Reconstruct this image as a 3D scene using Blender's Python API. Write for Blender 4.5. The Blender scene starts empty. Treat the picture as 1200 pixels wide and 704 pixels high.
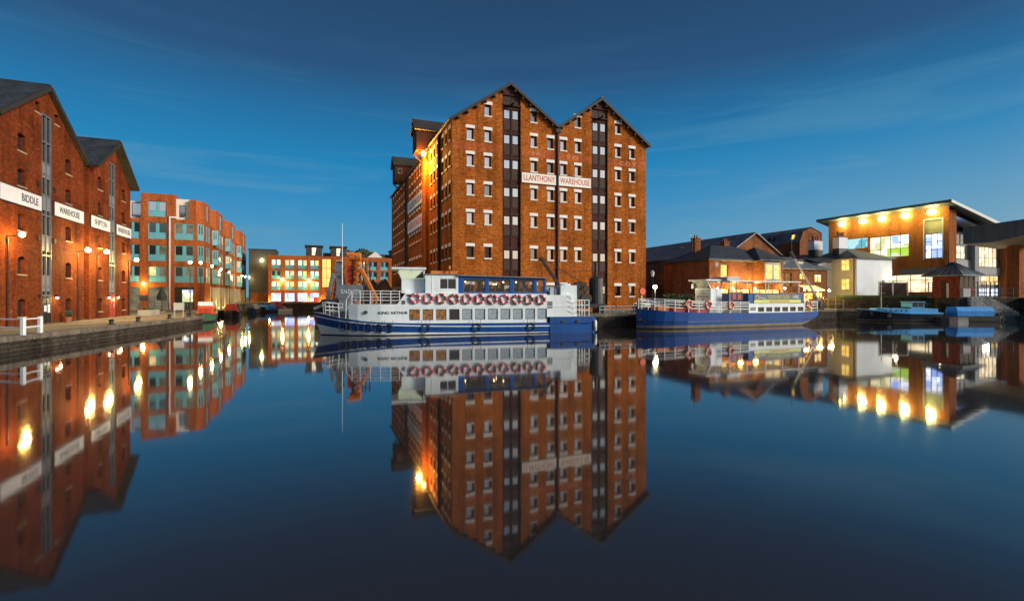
import bpy, math, random
from mathutils import Vector, Matrix
random.seed(11)
R = math.radians
scn = bpy.context.scene
COL = scn.collection

# ------------------------------------------------------------------ camera, sky, sun, exposure
cd = bpy.data.cameras.new('camera'); cam = bpy.data.objects.new('camera', cd); COL.objects.link(cam)
cam.location = (0, 0, 3.2); cam.rotation_euler = (R(90), 0, 0)
cd.sensor_width = 36; cd.lens = 17.55; cd.shift_y = -0.0042; cd.clip_start = .1; cd.clip_end = 3000
scn.camera = cam
scn.view_settings.view_transform = 'Standard'; scn.view_settings.look = 'None'
scn.view_settings.exposure = 0; scn.view_settings.gamma = 1; scn.view_settings.use_curve_mapping = False
cy = scn.cycles
cy.use_denoising = True
try:
    cy.denoiser = 'OPENIMAGEDENOISE'; cy.denoising_input_passes = 'RGB_ALBEDO_NORMAL'
except Exception: pass
cy.max_bounces = 6; cy.diffuse_bounces = 2; cy.glossy_bounces = 4; cy.transmission_bounces = 4
cy.caustics_reflective = False; cy.caustics_refractive = False
cy.sample_clamp_indirect = 4; cy.use_light_tree = True

SUN = Vector((.88, -.29, .36)).normalized()
w = bpy.data.worlds.new('World'); scn.world = w; w.use_nodes = True
wn, wl = w.node_tree.nodes, w.node_tree.links
wn.clear()
def N(t, **k):
    n = wn.new(t)
    for a, b in k.items(): setattr(n, a, b)
    return n
def ramp(n, stops):
    e = n.color_ramp.elements
    while len(e) < len(stops): e.new(.5)
    for i, (p, c) in enumerate(stops): e[i].position = p; e[i].color = (*c, 1)
sky = N('ShaderNodeTexSky', sky_type='NISHITA', sun_disc=False, sun_elevation=math.asin(SUN.z), sun_rotation=math.atan2(SUN.x, SUN.y), air_density=1.5, dust_density=2.0, ozone_density=3.0)
bg1 = N('ShaderNodeBackground'); bg1.inputs[1].default_value = .006
wl.new(sky.outputs[0], bg1.inputs[0])
tc = N('ShaderNodeTexCoord'); sep = N('ShaderNodeSeparateXYZ'); wl.new(tc.outputs['Generated'], sep.inputs[0])
rp = N('ShaderNodeValToRGB'); wl.new(sep.outputs[2], rp.inputs[0])
ramp(rp, [(0, (.12, .37, .53)), (.11, (.055, .285, .52)), (.18, (.020, .240, .50)), (.25, (.006, .205, .45)), (.33, (.010, .138, .325)), (.40, (.016, .076, .187)), (.50, (.014, .056, .14)), (.62, (.022, .032, .062)), (1, (.020, .022, .032))])
# thin streaks of cloud, drawn out along the horizon
mp = N('ShaderNodeMapping'); mp.inputs['Scale'].default_value = (1.3, 1.3, 13.0); mp.inputs['Rotation'].default_value = (0, R(3), 0)
wl.new(tc.outputs['Generated'], mp.inputs[0])
cn = N('ShaderNodeTexNoise'); cn.inputs['Scale'].default_value = 1.7; cn.inputs['Detail'].default_value = 5; cn.inputs['Roughness'].default_value = .55; cn.inputs['Distortion'].default_value = .4
wl.new(mp.outputs[0], cn.inputs['Vector'])
cr = N('ShaderNodeMapRange'); cr.inputs[1].default_value = .50; cr.inputs[2].default_value = .70; cr.inputs[3].default_value = 0; cr.inputs[4].default_value = .75
wl.new(cn.outputs['Fac'], cr.inputs[0])
mxc = N('ShaderNodeMix', data_type='RGBA'); mxc.inputs['B'].default_value = (.11, .30, .46, 1)
cfe = N('ShaderNodeMapRange'); cfe.inputs[1].default_value = .10; cfe.inputs[2].default_value = .40; cfe.inputs[3].default_value = 1; cfe.inputs[4].default_value = .07
wl.new(sep.outputs[2], cfe.inputs[0])
cm = N('ShaderNodeMath', operation='MULTIPLY'); wl.new(cr.outputs[0], cm.inputs[0]); wl.new(cfe.outputs[0], cm.inputs[1])
wl.new(cm.outputs[0], mxc.inputs['Factor']); wl.new(rp.outputs[0], mxc.inputs['A'])
# the sky is paler and greyer towards +X, near the horizon
rx = N('ShaderNodeMapRange', interpolation_type='SMOOTHSTEP'); rx.inputs[1].default_value = .0; rx.inputs[2].default_value = .85; rx.inputs[3].default_value = 0; rx.inputs[4].default_value = .75
wl.new(sep.outputs[0], rx.inputs[0])
rz_ = N('ShaderNodeMapRange', interpolation_type='SMOOTHSTEP'); rz_.inputs[1].default_value = .0; rz_.inputs[2].default_value = .32; rz_.inputs[3].default_value = 1; rz_.inputs[4].default_value = 0
wl.new(sep.outputs[2], rz_.inputs[0])
rm = N('ShaderNodeMath', operation='MULTIPLY'); wl.new(rx.outputs[0], rm.inputs[0]); wl.new(rz_.outputs[0], rm.inputs[1])
mxr = N('ShaderNodeMix', data_type='RGBA'); mxr.inputs['B'].default_value = (.24, .40, .48, 1)
wl.new(rm.outputs[0], mxr.inputs['Factor']); wl.new(mxc.outputs['Result'], mxr.inputs['A'])
# afterglow round the point where the sun went down
vd = N('ShaderNodeVectorMath', operation='DOT_PRODUCT'); wl.new(tc.outputs['Generated'], vd.inputs[0]); vd.inputs[1].default_value = Vector((.86, -.50, .02)).normalized()
gl = N('ShaderNodeMapRange', interpolation_type='SMOOTHSTEP'); gl.inputs[1].default_value = .22; gl.inputs[2].default_value = 1; gl.inputs[3].default_value = 0; gl.inputs[4].default_value = 1
wl.new(vd.outputs['Value'], gl.inputs[0])
ge = N('ShaderNodeValToRGB'); wl.new(sep.outputs[2], ge.inputs[0])
ramp(ge, [(0, (1.0, .72, .42)), (.14, (1.0, .90, .74)), (.26, (.74, .78, .82)), (.45, (.36, .47, .62)), (1, (.05, .09, .2))])
mg = N('ShaderNodeMix', data_type='RGBA'); wl.new(gl.outputs[0], mg.inputs['Factor']); wl.new(mxr.outputs['Result'], mg.inputs['A']); wl.new(ge.outputs[0], mg.inputs['B'])
bg2 = N('ShaderNodeBackground'); wl.new(mg.outputs['Result'], bg2.inputs[0]); bg2.inputs[1].default_value = 1.0
ad = N('ShaderNodeAddShader'); wl.new(bg1.outputs[0], ad.inputs[0]); wl.new(bg2.outputs[0], ad.inputs[1])
wo = N('ShaderNodeOutputWorld'); wl.new(ad.outputs[0], wo.inputs[0])

sd = bpy.data.lights.new('sun', 'SUN'); sd.energy = 3.9; sd.angle = R(16); sd.color = (1, .95, .87)
so = bpy.data.objects.new('sun', sd); COL.objects.link(so); so.rotation_euler = SUN.to_track_quat('Z', 'Y').to_euler()

# ------------------------------------------------------------------ materials
M = {}
def base_mat(name):
    m = bpy.data.materials.new(name); m.use_nodes = True
    nt = m.node_tree; b = nt.nodes['Principled BSDF']
    return m, nt, b
def pm(name, col, rough=.7, var=.25, scale=1.2, bump=0., metal=0., streak=0, spec=.5, col2=None, rust=None):
    m, nt, b = base_mat(name)
    n = nt.nodes.new('ShaderNodeTexNoise'); n.inputs['Scale'].default_value = scale; n.inputs['Detail'].default_value = 6; n.inputs['Roughness'].default_value = .6
    t = nt.nodes.new('ShaderNodeTexCoord')
    if streak:
        g = nt.nodes.new('ShaderNodeMapping'); g.inputs['Scale'].default_value = (1, 1, 1 / streak)
        nt.links.new(t.outputs['Object'], g.inputs[0]); nt.links.new(g.outputs[0], n.inputs['Vector'])
    else: nt.links.new(t.outputs['Object'], n.inputs['Vector'])
    r = nt.nodes.new('ShaderNodeValToRGB'); nt.links.new(n.outputs['Fac'], r.inputs[0])
    c2 = col2 or tuple(c * (1 - var) for c in col); c1 = tuple(min(1, c * (1 + var * .5)) for c in col)
    ramp(r, [(.32, c2), (.68, c1)])
    if rust:
        g2 = nt.nodes.new('ShaderNodeMapping'); g2.inputs['Scale'].default_value = (3.2, 3.2, .45); nt.links.new(t.outputs['Object'], g2.inputs[0])
        q = nt.nodes.new('ShaderNodeTexNoise'); q.inputs['Scale'].default_value = 1; q.inputs['Detail'].default_value = 7; q.inputs['Roughness'].default_value = .7; nt.links.new(g2.outputs[0], q.inputs['Vector'])
        mr = nt.nodes.new('ShaderNodeMapRange'); mr.inputs[1].default_value = .56; mr.inputs[2].default_value = .72; mr.inputs[4].default_value = rust[1]; nt.links.new(q.outputs['Fac'], mr.inputs[0])
        mi = nt.nodes.new('ShaderNodeMix'); mi.data_type = 'RGBA'; mi.inputs['B'].default_value = (*rust[0], 1); nt.links.new(mr.outputs[0], mi.inputs['Factor']); nt.links.new(r.outputs[0], mi.inputs['A'])
        nt.links.new(mi.outputs['Result'], b.inputs['Base Color'])
    else: nt.links.new(r.outputs[0], b.inputs['Base Color'])
    b.inputs['Roughness'].default_value = rough; b.inputs['Metallic'].default_value = metal; b.inputs['Specular IOR Level'].default_value = spec
    if bump:
        u = nt.nodes.new('ShaderNodeBump'); u.inputs['Strength'].default_value = bump; u.inputs['Distance'].default_value = .05
        nt.links.new(n.outputs['Fac'], u.inputs['Height']); nt.links.new(u.outputs[0], b.inputs['Normal'])
    M[name] = m; return m
def brick(name, c1, c2, mortar, bw=.45, rh=.15, ms=.02, stain=(.5, 1.15), patch=None):
    m, nt, b = base_mat(name); L = nt.links.new
    uv = nt.nodes.new('ShaderNodeUVMap')
    t = nt.nodes.new('ShaderNodeTexBrick'); t.inputs['Scale'].default_value = 1; t.inputs['Brick Width'].default_value = bw; t.inputs['Row Height'].default_value = rh
    t.inputs['Mortar Size'].default_value = ms; t.inputs['Mortar Smooth'].default_value = .3; t.inputs['Bias'].default_value = -.1
    t.inputs['Color1'].default_value = (*c1, 1); t.inputs['Color2'].default_value = (*c2, 1); t.inputs['Mortar'].default_value = (*mortar, 1)
    L(uv.outputs[0], t.inputs['Vector'])
    # weathering: broad patches, vertical runs, fine grain
    n1 = nt.nodes.new('ShaderNodeTexNoise'); n1.inputs['Scale'].default_value = .35; n1.inputs['Detail'].default_value = 8; n1.inputs['Roughness'].default_value = .65; L(uv.outputs[0], n1.inputs['Vector'])
    mr = nt.nodes.new('ShaderNodeMapRange'); mr.inputs[1].default_value = .3; mr.inputs[2].default_value = .7; mr.inputs[3].default_value = stain[0]; mr.inputs[4].default_value = stain[1]; L(n1.outputs['Fac'], mr.inputs[0])
    n2 = nt.nodes.new('ShaderNodeTexNoise'); n2.inputs['Scale'].default_value = 3.2; n2.inputs['Detail'].default_value = 4; L(uv.outputs[0], n2.inputs['Vector'])
    mr2 = nt.nodes.new('ShaderNodeMapRange'); mr2.inputs[1].default_value = .3; mr2.inputs[2].default_value = .7; mr2.inputs[3].default_value = .72; mr2.inputs[4].default_value = 1.28; L(n2.outputs['Fac'], mr2.inputs[0])
    mm0 = nt.nodes.new('ShaderNodeMath'); mm0.operation = 'MULTIPLY'; L(mr.outputs[0], mm0.inputs[0]); L(mr2.outputs[0], mm0.inputs[1])
    mp4 = nt.nodes.new('ShaderNodeMapping'); mp4.inputs['Scale'].default_value = (.9, .07, 1); L(uv.outputs[0], mp4.inputs[0])
    n4 = nt.nodes.new('ShaderNodeTexNoise'); n4.inputs['Scale'].default_value = 1; n4.inputs['Detail'].default_value = 6; n4.inputs['Roughness'].default_value = .65; L(mp4.outputs[0], n4.inputs['Vector'])
    mr4 = nt.nodes.new('ShaderNodeMapRange'); mr4.inputs[1].default_value = .34; mr4.inputs[2].default_value = .55; mr4.inputs[3].default_value = .62; mr4.inputs[4].default_value = 1.04; L(n4.outputs['Fac'], mr4.inputs[0])
    mm = nt.nodes.new('ShaderNodeMath'); mm.operation = 'MULTIPLY'; L(mm0.outputs[0], mm.inputs[0]); L(mr4.outputs[0], mm.inputs[1])
    mx = nt.nodes.new('ShaderNodeVectorMath'); mx.operation = 'SCALE'; L(t.outputs['Color'], mx.inputs[0]); L(mm.outputs[0], mx.inputs['Scale'])
    out = mx.outputs[0]
    # a few pale bricks
    n3 = nt.nodes.new('ShaderNodeTexNoise'); n3.inputs['Scale'].default_value = 2.1; n3.inputs['Detail'].default_value = 2; L(uv.outputs[0], n3.inputs['Vector'])
    m3 = nt.nodes.new('ShaderNodeMapRange'); m3.inputs[1].default_value = .68; m3.inputs[2].default_value = .74; m3.inputs[3].default_value = 0; m3.inputs[4].default_value = .4; L(n3.outputs['Fac'], m3.inputs[0])
    mi = nt.nodes.new('ShaderNodeMix'); mi.data_type = 'RGBA'; mi.inputs['B'].default_value = (*(patch or (.45, .33, .22)), 1); L(m3.outputs[0], mi.inputs['Factor']); L(out, mi.inputs['A'])
    L(mi.outputs['Result'], b.inputs['Base Color'])
    bu = nt.nodes.new('ShaderNodeBump'); bu.inputs['Strength'].default_value = .5; bu.inputs['Distance'].default_value = .02; bu.invert = True
    L(t.outputs['Fac'], bu.inputs['Height']); L(bu.outputs[0], b.inputs['Normal'])
    b.inputs['Roughness'].default_value = .9; b.inputs['Specular IOR Level'].default_value = .08
    M[name] = m; return m
def slate(name, c1, c2, rough=.55, bw=.5, rh=.35):
    m, nt, b = base_mat(name); L = nt.links.new
    uv = nt.nodes.new('ShaderNodeUVMap'); t = nt.nodes.new('ShaderNodeTexBrick')
    t.inputs['Scale'].default_value = 1; t.inputs['Brick Width'].default_value = bw; t.inputs['Row Height'].default_value = rh; t.inputs['Mortar Size'].default_value = .02
    t.inputs['Color1'].default_value = (*c1, 1); t.inputs['Color2'].default_value = (*c2, 1); t.inputs['Mortar'].default_value = tuple(c * .5 for c in c1) + (1,)
    L(uv.outputs[0], t.inputs['Vector'])
    n1 = nt.nodes.new('ShaderNodeTexNoise'); n1.inputs['Scale'].default_value = .8; n1.inputs['Detail'].default_value = 6; L(uv.outputs[0], n1.inputs['Vector'])
    mr = nt.nodes.new('ShaderNodeMapRange'); mr.inputs[1].default_value = .3; mr.inputs[2].default_value = .7; mr.inputs[3].default_value = .6; mr.inputs[4].default_value = 1.35; L(n1.outputs['Fac'], mr.inputs[0])
    mx = nt.nodes.new('ShaderNodeVectorMath'); mx.operation = 'SCALE'; L(t.outputs['Color'], mx.inputs[0]); L(mr.outputs[0], mx.inputs['Scale'])
    L(mx.outputs[0], b.inputs['Base Color']); b.inputs['Roughness'].default_value = rough
    bu = nt.nodes.new('ShaderNodeBump'); bu.inputs['Strength'].default_value = .4; bu.inputs['Distance'].default_value = .02; bu.invert = True
    L(t.outputs['Fac'], bu.inputs['Height']); L(bu.outputs[0], b.inputs['Normal'])
    M[name] = m; return m
def glass(name, col, metal=.85, rough=.06):
    m, nt, b = base_mat(name)
    b.inputs['Base Color'].default_value = (*col, 1); b.inputs['Metallic'].default_value = metal; b.inputs['Roughness'].default_value = rough
    M[name] = m; return m
def glow(name, col, strength, col2=None, scale=2.2, lo=.25, blocks=False):
    m, nt, b = base_mat(name); L = nt.links.new
    t = nt.nodes.new('ShaderNodeTexCoord')
    if blocks:
        n = nt.nodes.new('ShaderNodeTexVoronoi'); n.distance = 'CHEBYCHEV'; src = n.outputs['Color']
    else:
        n = nt.nodes.new('ShaderNodeTexNoise'); n.inputs['Detail'].default_value = 3; src = n.outputs['Fac']
    n.inputs['Scale'].default_value = scale
    oi = nt.nodes.new('ShaderNodeObjectInfo'); sc_ = nt.nodes.new('ShaderNodeMath'); sc_.operation = 'MULTIPLY'; sc_.inputs[1].default_value = 37; L(oi.outputs['Random'], sc_.inputs[0])
    av = nt.nodes.new('ShaderNodeVectorMath'); L(t.outputs['Object'], av.inputs[0]); L(sc_.outputs[0], av.inputs[1]); L(av.outputs[0], n.inputs['Vector'])
    r = nt.nodes.new('ShaderNodeValToRGB'); L(src, r.inputs[0])
    ramp(r, [(.3, col2 or tuple(c * lo for c in col)), (.62, col)])
    b.inputs['Base Color'].default_value = (.03, .03, .03, 1); b.inputs['Roughness'].default_value = .08
    L(r.outputs[0], b.inputs['Emission Color']); b.inputs['Emission Strength'].default_value = strength
    M[name] = m; return m
def lampm(name, col, s):
    m, nt, b = base_mat(name)
    b.inputs['Emission Color'].default_value = (*col, 1); b.inputs['Emission Strength'].default_value = s; b.inputs['Base Color'].default_value = (.8, .8, .8, 1)
    M[name] = m; return m

brick('brick_main', (.54, .150, .020), (.37, .086, .011), (.20, .085, .025), .46, .17, .022, (.60, 1.16))
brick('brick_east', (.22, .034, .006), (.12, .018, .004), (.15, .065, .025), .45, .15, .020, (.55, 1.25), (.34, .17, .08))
brick('brick_dark', (.16, .06, .03), (.10, .04, .025), (.12, .08, .05), .45, .15, .02, (.6, 1.1))
brick('brick_modern', (.47, .125, .032), (.39, .095, .025), (.33, .11, .05), .45, .15, .012, (.85, 1.08), (.42, .12, .05))
brick('brick_pub', (.34, .12, .040), (.25, .075, .028), (.22, .12, .07), .45, .15, .02, (.7, 1.15))
brick('brick_college', (.34, .105, .032), (.27, .078, .026), (.25, .11, .05), .45, .15, .014, (.85, 1.1))
brick('brick_hut', (.33, .07, .035), (.27, .055, .03), (.25, .08, .05), .45, .15, .014, (.8, 1.1))
brick('painted_brick', (.52, .135, .036), (.42, .10, .028), (.32, .09, .03), .46, .17, .018, (.75, 1.15), (.56, .22, .09))
brick('stone_wall', (.095, .076, .055), (.065, .052, .040), (.035, .03, .024), .62, .24, .03, (.4, 1.3), (.12, .13, .07))
brick('pale_stone', (.40, .38, .34), (.32, .30, .27), (.18, .17, .15), .8, .35, .03, (.5, 1.2), (.16, .17, .12))
brick('coping_stone', (.22, .185, .135), (.17, .145, .11), (.12, .10, .08), 1.5, .5, .03, (.6, 1.2))
brick('paving', (.30, .26, .19), (.24, .21, .16), (.16, .14, .11), .6, .4, .025, (.6, 1.25))
slate('slate', (.030, .036, .044), (.045, .052, .062))
slate('slate_brown', (.050, .042, .036), (.036, .034, .034))
slate('slate_blue', (.14, .165, .18), (.10, .12, .135), .6)
slate('metal_roof', (.18, .21, .225), (.14, .165, .18), .45, 1.1, 40)
pm('timber_dark', (.062, .022, .016), .8, .3, 2, streak=6, spec=.2)
pm('timber_black', (.020, .017, .015), .7, .3, 2)
pm('louvre', (.085, .048, .030), .7, .3, 3)
pm('lintel', (.84, .78, .71), .7, .18, 2.5)
pm('sill', (.70, .62, .52), .7, .2, 2.5)
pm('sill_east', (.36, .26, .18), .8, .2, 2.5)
pm('frame_dark', (.022, .024, .028), .5, .2)
pm('frame_grey', (.12, .13, .14), .5, .2)
pm('panel_grey', (.20, .21, .22), .5, .2, 1.5, streak=3)
pm('white_paint', (.80, .82, .80), .35, .10, 1.3, streak=3)
pm('white_render', (.72, .74, .76), .8, .10, .8, streak=3)
pm('cream_render', (.62, .56, .44), .8, .12, .8, streak=3)
pm('ship_white', (.84, .89, .88), .30, .12, .9, streak=4, rust=((.36, .27, .19), .38))
pm('ship_blue', (.010, .075, .29), .42, .25, .8, streak=4, spec=.3, rust=((.045, .05, .075), .7))
pm('ship_blue_light', (.012, .095, .36), .42, .2, .8, streak=3, spec=.3)
pm('trade_blue', (.010, .075, .29), .45, .35, .7, streak=3, col2=(.018, .06, .19), spec=.3, rust=((.07, .055, .06), .75))
pm('boot_tan', (.24, .17, .11), .6, .3)
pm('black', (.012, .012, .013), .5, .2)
pm('rubber', (.015, .016, .018), .7, .2)
pm('sign_white', (.74, .75, .76), .5, .07)
pm('sign_cream', (.82, .74, .62), .5, .07)
pm('letter_dark', (.05, .055, .07), .5, .1)
pm('letter_red', (.50, .07, .035), .5, .1)
pm('letter_white', (.72, .72, .72), .5, .1)
pm('letter_ghost', (.58, .27, .14), .8, .2)
pm('letter_yellow', (.62, .58, .12), .5, .1)
pm('yellow_strip', (.80, .80, .14), .4, .1)
pm('banner_grey', (.13, .15, .13), .5, .3, 2)
pm('teal', (.15, .46, .52), .45, .12, 1)
pm('teal_dark', (.075, .30, .35), .45, .12, 1)
pm('white_panel', (.75, .68, .62), .6, .08)
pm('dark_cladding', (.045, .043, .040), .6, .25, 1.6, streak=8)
pm('ribbed_cladding', (.065, .078, .095), .6, .35, 1.6, streak=9)
pm('concrete', (.34, .31, .26), .8, .2, 1.5, bump=.2)
pm('grey_panel', (.22, .22, .23), .6, .15)
pm('soffit', (.30, .26, .20), .7, .1)
pm('fascia', (.07, .08, .09), .5, .15)
pm('fascia_pale', (.55, .56, .52), .5, .1)
pm('ring_pink', (.62, .10, .12), .5, .15)
pm('ring_red', (.50, .03, .03), .5, .15)
pm('ring_rust', (.42, .055, .025), .5, .15)
pm('ring_orange', (.75, .10, .025), .5, .12)
pm('ring_white', (.78, .76, .72), .5, .08)
pm('orange_paint', (.70, .20, .025), .5, .25, 3)
pm('orange_rust', (.52, .17, .02), .7, .5, 5, col2=(.12, .04, .015))
pm('red_paint', (.50, .035, .02), .5, .2)
pm('dredge_grey', (.17, .20, .22), .55, .25, 2, streak=3)
pm('dredge_dark', (.06, .07, .075), .6, .3, 2)
pm('steel_dark', (.028, .030, .034), .5, .3, 3)
pm('steel_brown', (.055, .036, .028), .6, .3, 3)
pm('galv', (.45, .48, .50), .45, .15, 2)
pm('tarp_blue', (.025, .34, .86), .45, .2, 1.5, bump=.5)
pm('boat_sky', (.13, .50, .86), .35, .15, 2)
pm('navy', (.012, .018, .035), .35, .3, 2)
pm('tarp_slate', (.14, .19, .27), .55, .3, 2, bump=.6)
pm('canvas', (.55, .58, .60), .7, .15, 2, bump=.3)
pm('boat_orange', (.62, .10, .02), .35, .2)
pm('boat_green', (.05, .14, .07), .35, .2)
pm('green_chair', (.02, .40, .10), .45, .1)
pm('skin', (.45, .27, .19), .6, .1)
pm('hair', (.03, .02, .015), .7, .2)
for nm, c in dict(coat_navy=(.02, .025, .05), coat_red=(.42, .02, .025), coat_black=(.02, .02, .022), coat_grey=(.10, .10, .11), jeans=(.03, .045, .09), coat_green=(.04, .07, .04)).items(): pm(nm, c, .8, .2)
pm('bark', (.07, .05, .035), .9, .3, 4)
pm('leaf', (.045, .085, .022), .7, .35, 2.5)
pm('leaf_dark', (.022, .045, .016), .7, .35, 2.5)
pm('grass', (.06, .11, .03), .9, .4, 2.5, bump=.5)
pm('red_door', (.34, .02, .02), .4, .15)
pm('parasol_cloth', (.02, .03, .025), .8, .2)
pm('terracotta', (.32, .11, .05), .8, .2)
glass('pane_sky', (.66, .68, .70)); pm('glass_black', (.012, .014, .017), .04, .2, 2, spec=.5)
glass('pane_dark', (.045, .05, .058), .45); glass('pane_mid', (.32, .35, .38), .8); pm('pane_ship', (.34, .42, .47), .15, .3, 3, spec=.6); glass('pane_teal', (.30, .50, .52), .8, .08)
glow('win_warm', (1, .72, .30), 1.5, (.55, .28, .07)); glow('win_yellow', (1, .66, .16), 1.7, (.8, .40, .06)); glow('win_white', (1, .92, .72), 1.7, (.75, .55, .28))
glow('win_orange', (.80, .30, .03), .42, (.03, .014, .008), 4.5); glow('win_cool', (.85, .90, 1), 1.8, (.35, .42, .62), 1.2, blocks=True)
glow('win_pub', (1, .60, .14), 3.4, (.32, .13, .03), 1.8); glow('win_green', (.45, .75, .05), 1.1, (.75, .80, .60), .6, blocks=True)
glow('win_office', (1, .93, .62), 1.6, (.50, .50, .26), .9, blocks=True); glow('win_blue', (.85, .92, 1), 2.0, (.25, .35, .85), .55, blocks=True); glow('win_cyan', (.50, .85, .90), 1.0, (.12, .45, .62), .7, blocks=True)
glow('win_cabin', (.80, .88, .58), .75, (.62, .68, .42), 1.0); glow('awning_glow', (1, .78, .25), 2.2, (.9, .55, .12)); glow('win_dark_s', (.30, .20, .06), .12, (.01, .01, .01), 1.0)
glow('win_dim', (.55, .47, .27), .38, (.15, .13, .085), .8)
glow('win_shop', (1, .84, .52), 1.6, (.75, .50, .28), .8, blocks=True); glow('saloon', (.52, .33, .16), .36, (.085, .075, .08), 3.2)
lampm('lamp_sodium', (1, .55, .10), 60); lampm('lamp_warm', (1, .80, .36), 60); lampm('lamp_white', (1, .93, .70), 60); lampm('lamp_yellow', (1, .86, .30), 55); lampm('lamp_blue', (.25, .5, 1), 10); lampm('lamp_small', (1, .78, .40), 22)

# ------------------------------------------------------------------ mesh building
class MB:
    def __init__(s): s.v = []; s.f = []; s.m = []
    def add(s, vs, fs, mi=0):
        o = len(s.v); s.v += [tuple(p) for p in vs]
        for f in fs: s.f.append([i + o for i in f]); s.m.append(mi)
        return s
    def quad(s, a, b, c, d, mi=0): return s.add([a, b, c, d], [(0, 1, 2, 3)], mi)
    def box(s, x0, x1, y0, y1, z0, z1, mi=0):
        return s.add([(x0, y0, z0), (x1, y0, z0), (x1, y1, z0), (x0, y1, z0), (x0, y0, z1), (x1, y0, z1), (x1, y1, z1), (x0, y1, z1)],
                     [(3, 2, 1, 0), (4, 5, 6, 7), (0, 1, 5, 4), (1, 2, 6, 5), (2, 3, 7, 6), (3, 0, 4, 7)], mi)
    def prism(s, poly, z0, z1, mi=0, top=None, bottom=True):
        n = len(poly); vs = [(x, y, z0) for x, y in poly] + [(x, y, z1) for x, y in poly]
        s.add(vs, [(i, (i + 1) % n, n + (i + 1) % n, n + i) for i in range(n)], mi)
        s.add(vs, [list(range(n, 2 * n))], mi if top is None else top)
        if bottom: s.add(vs, [list(range(n))[::-1]], mi)
        return s
    def xprism(s, poly, x0, x1, mi=0):          # poly in (y,z), extruded along x
        n = len(poly); vs = [(x0, y, z) for y, z in poly] + [(x1, y, z) for y, z in poly]
        return s.add(vs, [(i, (i + 1) % n, n + (i + 1) % n, n + i) for i in range(n)] + [list(range(n))[::-1], list(range(n, 2 * n))], mi)
    def yprism(s, poly, y0, y1, mi=0):          # poly in (x,z), extruded along y
        n = len(poly); vs = [(x, y0, z) for x, z in poly] + [(x, y1, z) for x, z in poly]
        return s.add(vs, [(i, (i + 1) % n, n + (i + 1) % n, n + i) for i in range(n)] + [list(range(n))[::-1], list(range(n, 2 * n))], mi)
    def cyl(s, p0, p1, r0, r1=None, n=8, mi=0, caps=True):
        p0, p1 = Vector(p0), Vector(p1); r1 = r0 if r1 is None else r1
        d = (p1 - p0).normalized(); a = d.orthogonal().normalized(); b = d.cross(a)
        vs = [p0 + (a * math.cos(t) + b * math.sin(t)) * r0 for t in [2 * math.pi * i / n for i in range(n)]]
        vs += [p1 + (a * math.cos(t) + b * math.sin(t)) * r1 for t in [2 * math.pi * i / n for i in range(n)]]
        fs = [(i, (i + 1) % n, n + (i + 1) % n, n + i) for i in range(n)]
        if caps: fs += [list(range(n))[::-1], list(range(n, 2 * n))]
        return s.add(vs, fs, mi)
    def bar(s, p0, p1, w, h=None, mi=0):
        p0, p1 = Vector(p0), Vector(p1); h = h or w
        d = (p1 - p0).normalized(); a = d.cross(Vector((0, 0, 1)))
        a = Vector((1, 0, 0)) if a.length < 1e-3 else a.normalized()
        b = a.cross(d)
        q = [(-1, -1), (1, -1), (1, 1), (-1, 1)]
        vs = [p + a * (w / 2 * i) + b * (h / 2 * j) for p in (p0, p1) for i, j in q]
        return s.add(vs, [(0, 1, 5, 4), (1, 2, 6, 5), (2, 3, 7, 6), (3, 0, 4, 7), (3, 2, 1, 0), (4, 5, 6, 7)], mi)
    def sphere(s, c, r, n=12, k=8, mi=0, sz=1.):
        c = Vector(c); vs = []
        for j in range(k + 1):
            t = math.pi * j / k
            for i in range(n):
                p = 2 * math.pi * i / n; vs.append(c + Vector((r * math.sin(t) * math.cos(p), r * math.sin(t) * math.sin(p), -r * sz * math.cos(t))))
        return s.add(vs, [(j * n + i, j * n + (i + 1) % n, (j + 1) * n + (i + 1) % n, (j + 1) * n + i) for j in range(k) for i in range(n)], mi)
    def torus(s, c, RR, r, n=28, k=10, axis='y', mis=None, sq=1.):
        vs = []; fs = []; ms = []
        for i in range(n):
            t = 2 * math.pi * i / n
            for j in range(k):
                p = 2 * math.pi * j / k; q = RR + r * math.cos(p); h = r * sq * math.sin(p)
                a, b = q * math.cos(t), q * math.sin(t)
                vs.append((c[0] + a, c[1] + h, c[2] + b) if axis == 'y' else (c[0] + a, c[1] + b, c[2] + h))
        o = len(s.v); s.v += vs
        for i in range(n):
            for j in range(k):
                s.f.append([o + i * k + j, o + ((i + 1) % n) * k + j, o + ((i + 1) % n) * k + (j + 1) % k, o + i * k + (j + 1) % k]); s.m.append(mis(i) if mis else 0)
        return s
    def mesh(s, name, mats, smooth=False):
        me = bpy.data.meshes.new(name); me.from_pydata(s.v, [], s.f); me.update()
        for m in ([mats] if isinstance(mats, str) else mats): me.materials.append(M[m])
        if len(me.polygons) == len(s.m): me.polygons.foreach_set('material_index', s.m)
        uv = me.uv_layers.new(name='UVMap'); vsz = me.vertices; dat = uv.data
        for p in me.polygons:
            n = p.normal; ax, ay, az = abs(n.x), abs(n.y), abs(n.z)
            for li in p.loop_indices:
                c = vsz[me.loops[li].vertex_index].co
                if az > .92: dat[li].uv = (c.x, c.y)
                elif ax > ay: dat[li].uv = (c.y, c.z if az < .4 else c.z * 1.3)
                else: dat[li].uv = (c.x, c.z if az < .4 else c.z * 1.3)
        if smooth:
            for p in me.polygons: p.use_smooth = True
        return me
    def build(s, name, mats, parent=None, smooth=False, loc=(0, 0, 0), rz=0.):
        return inst(name, s.mesh(name, mats, smooth), parent, loc, rz)
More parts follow.
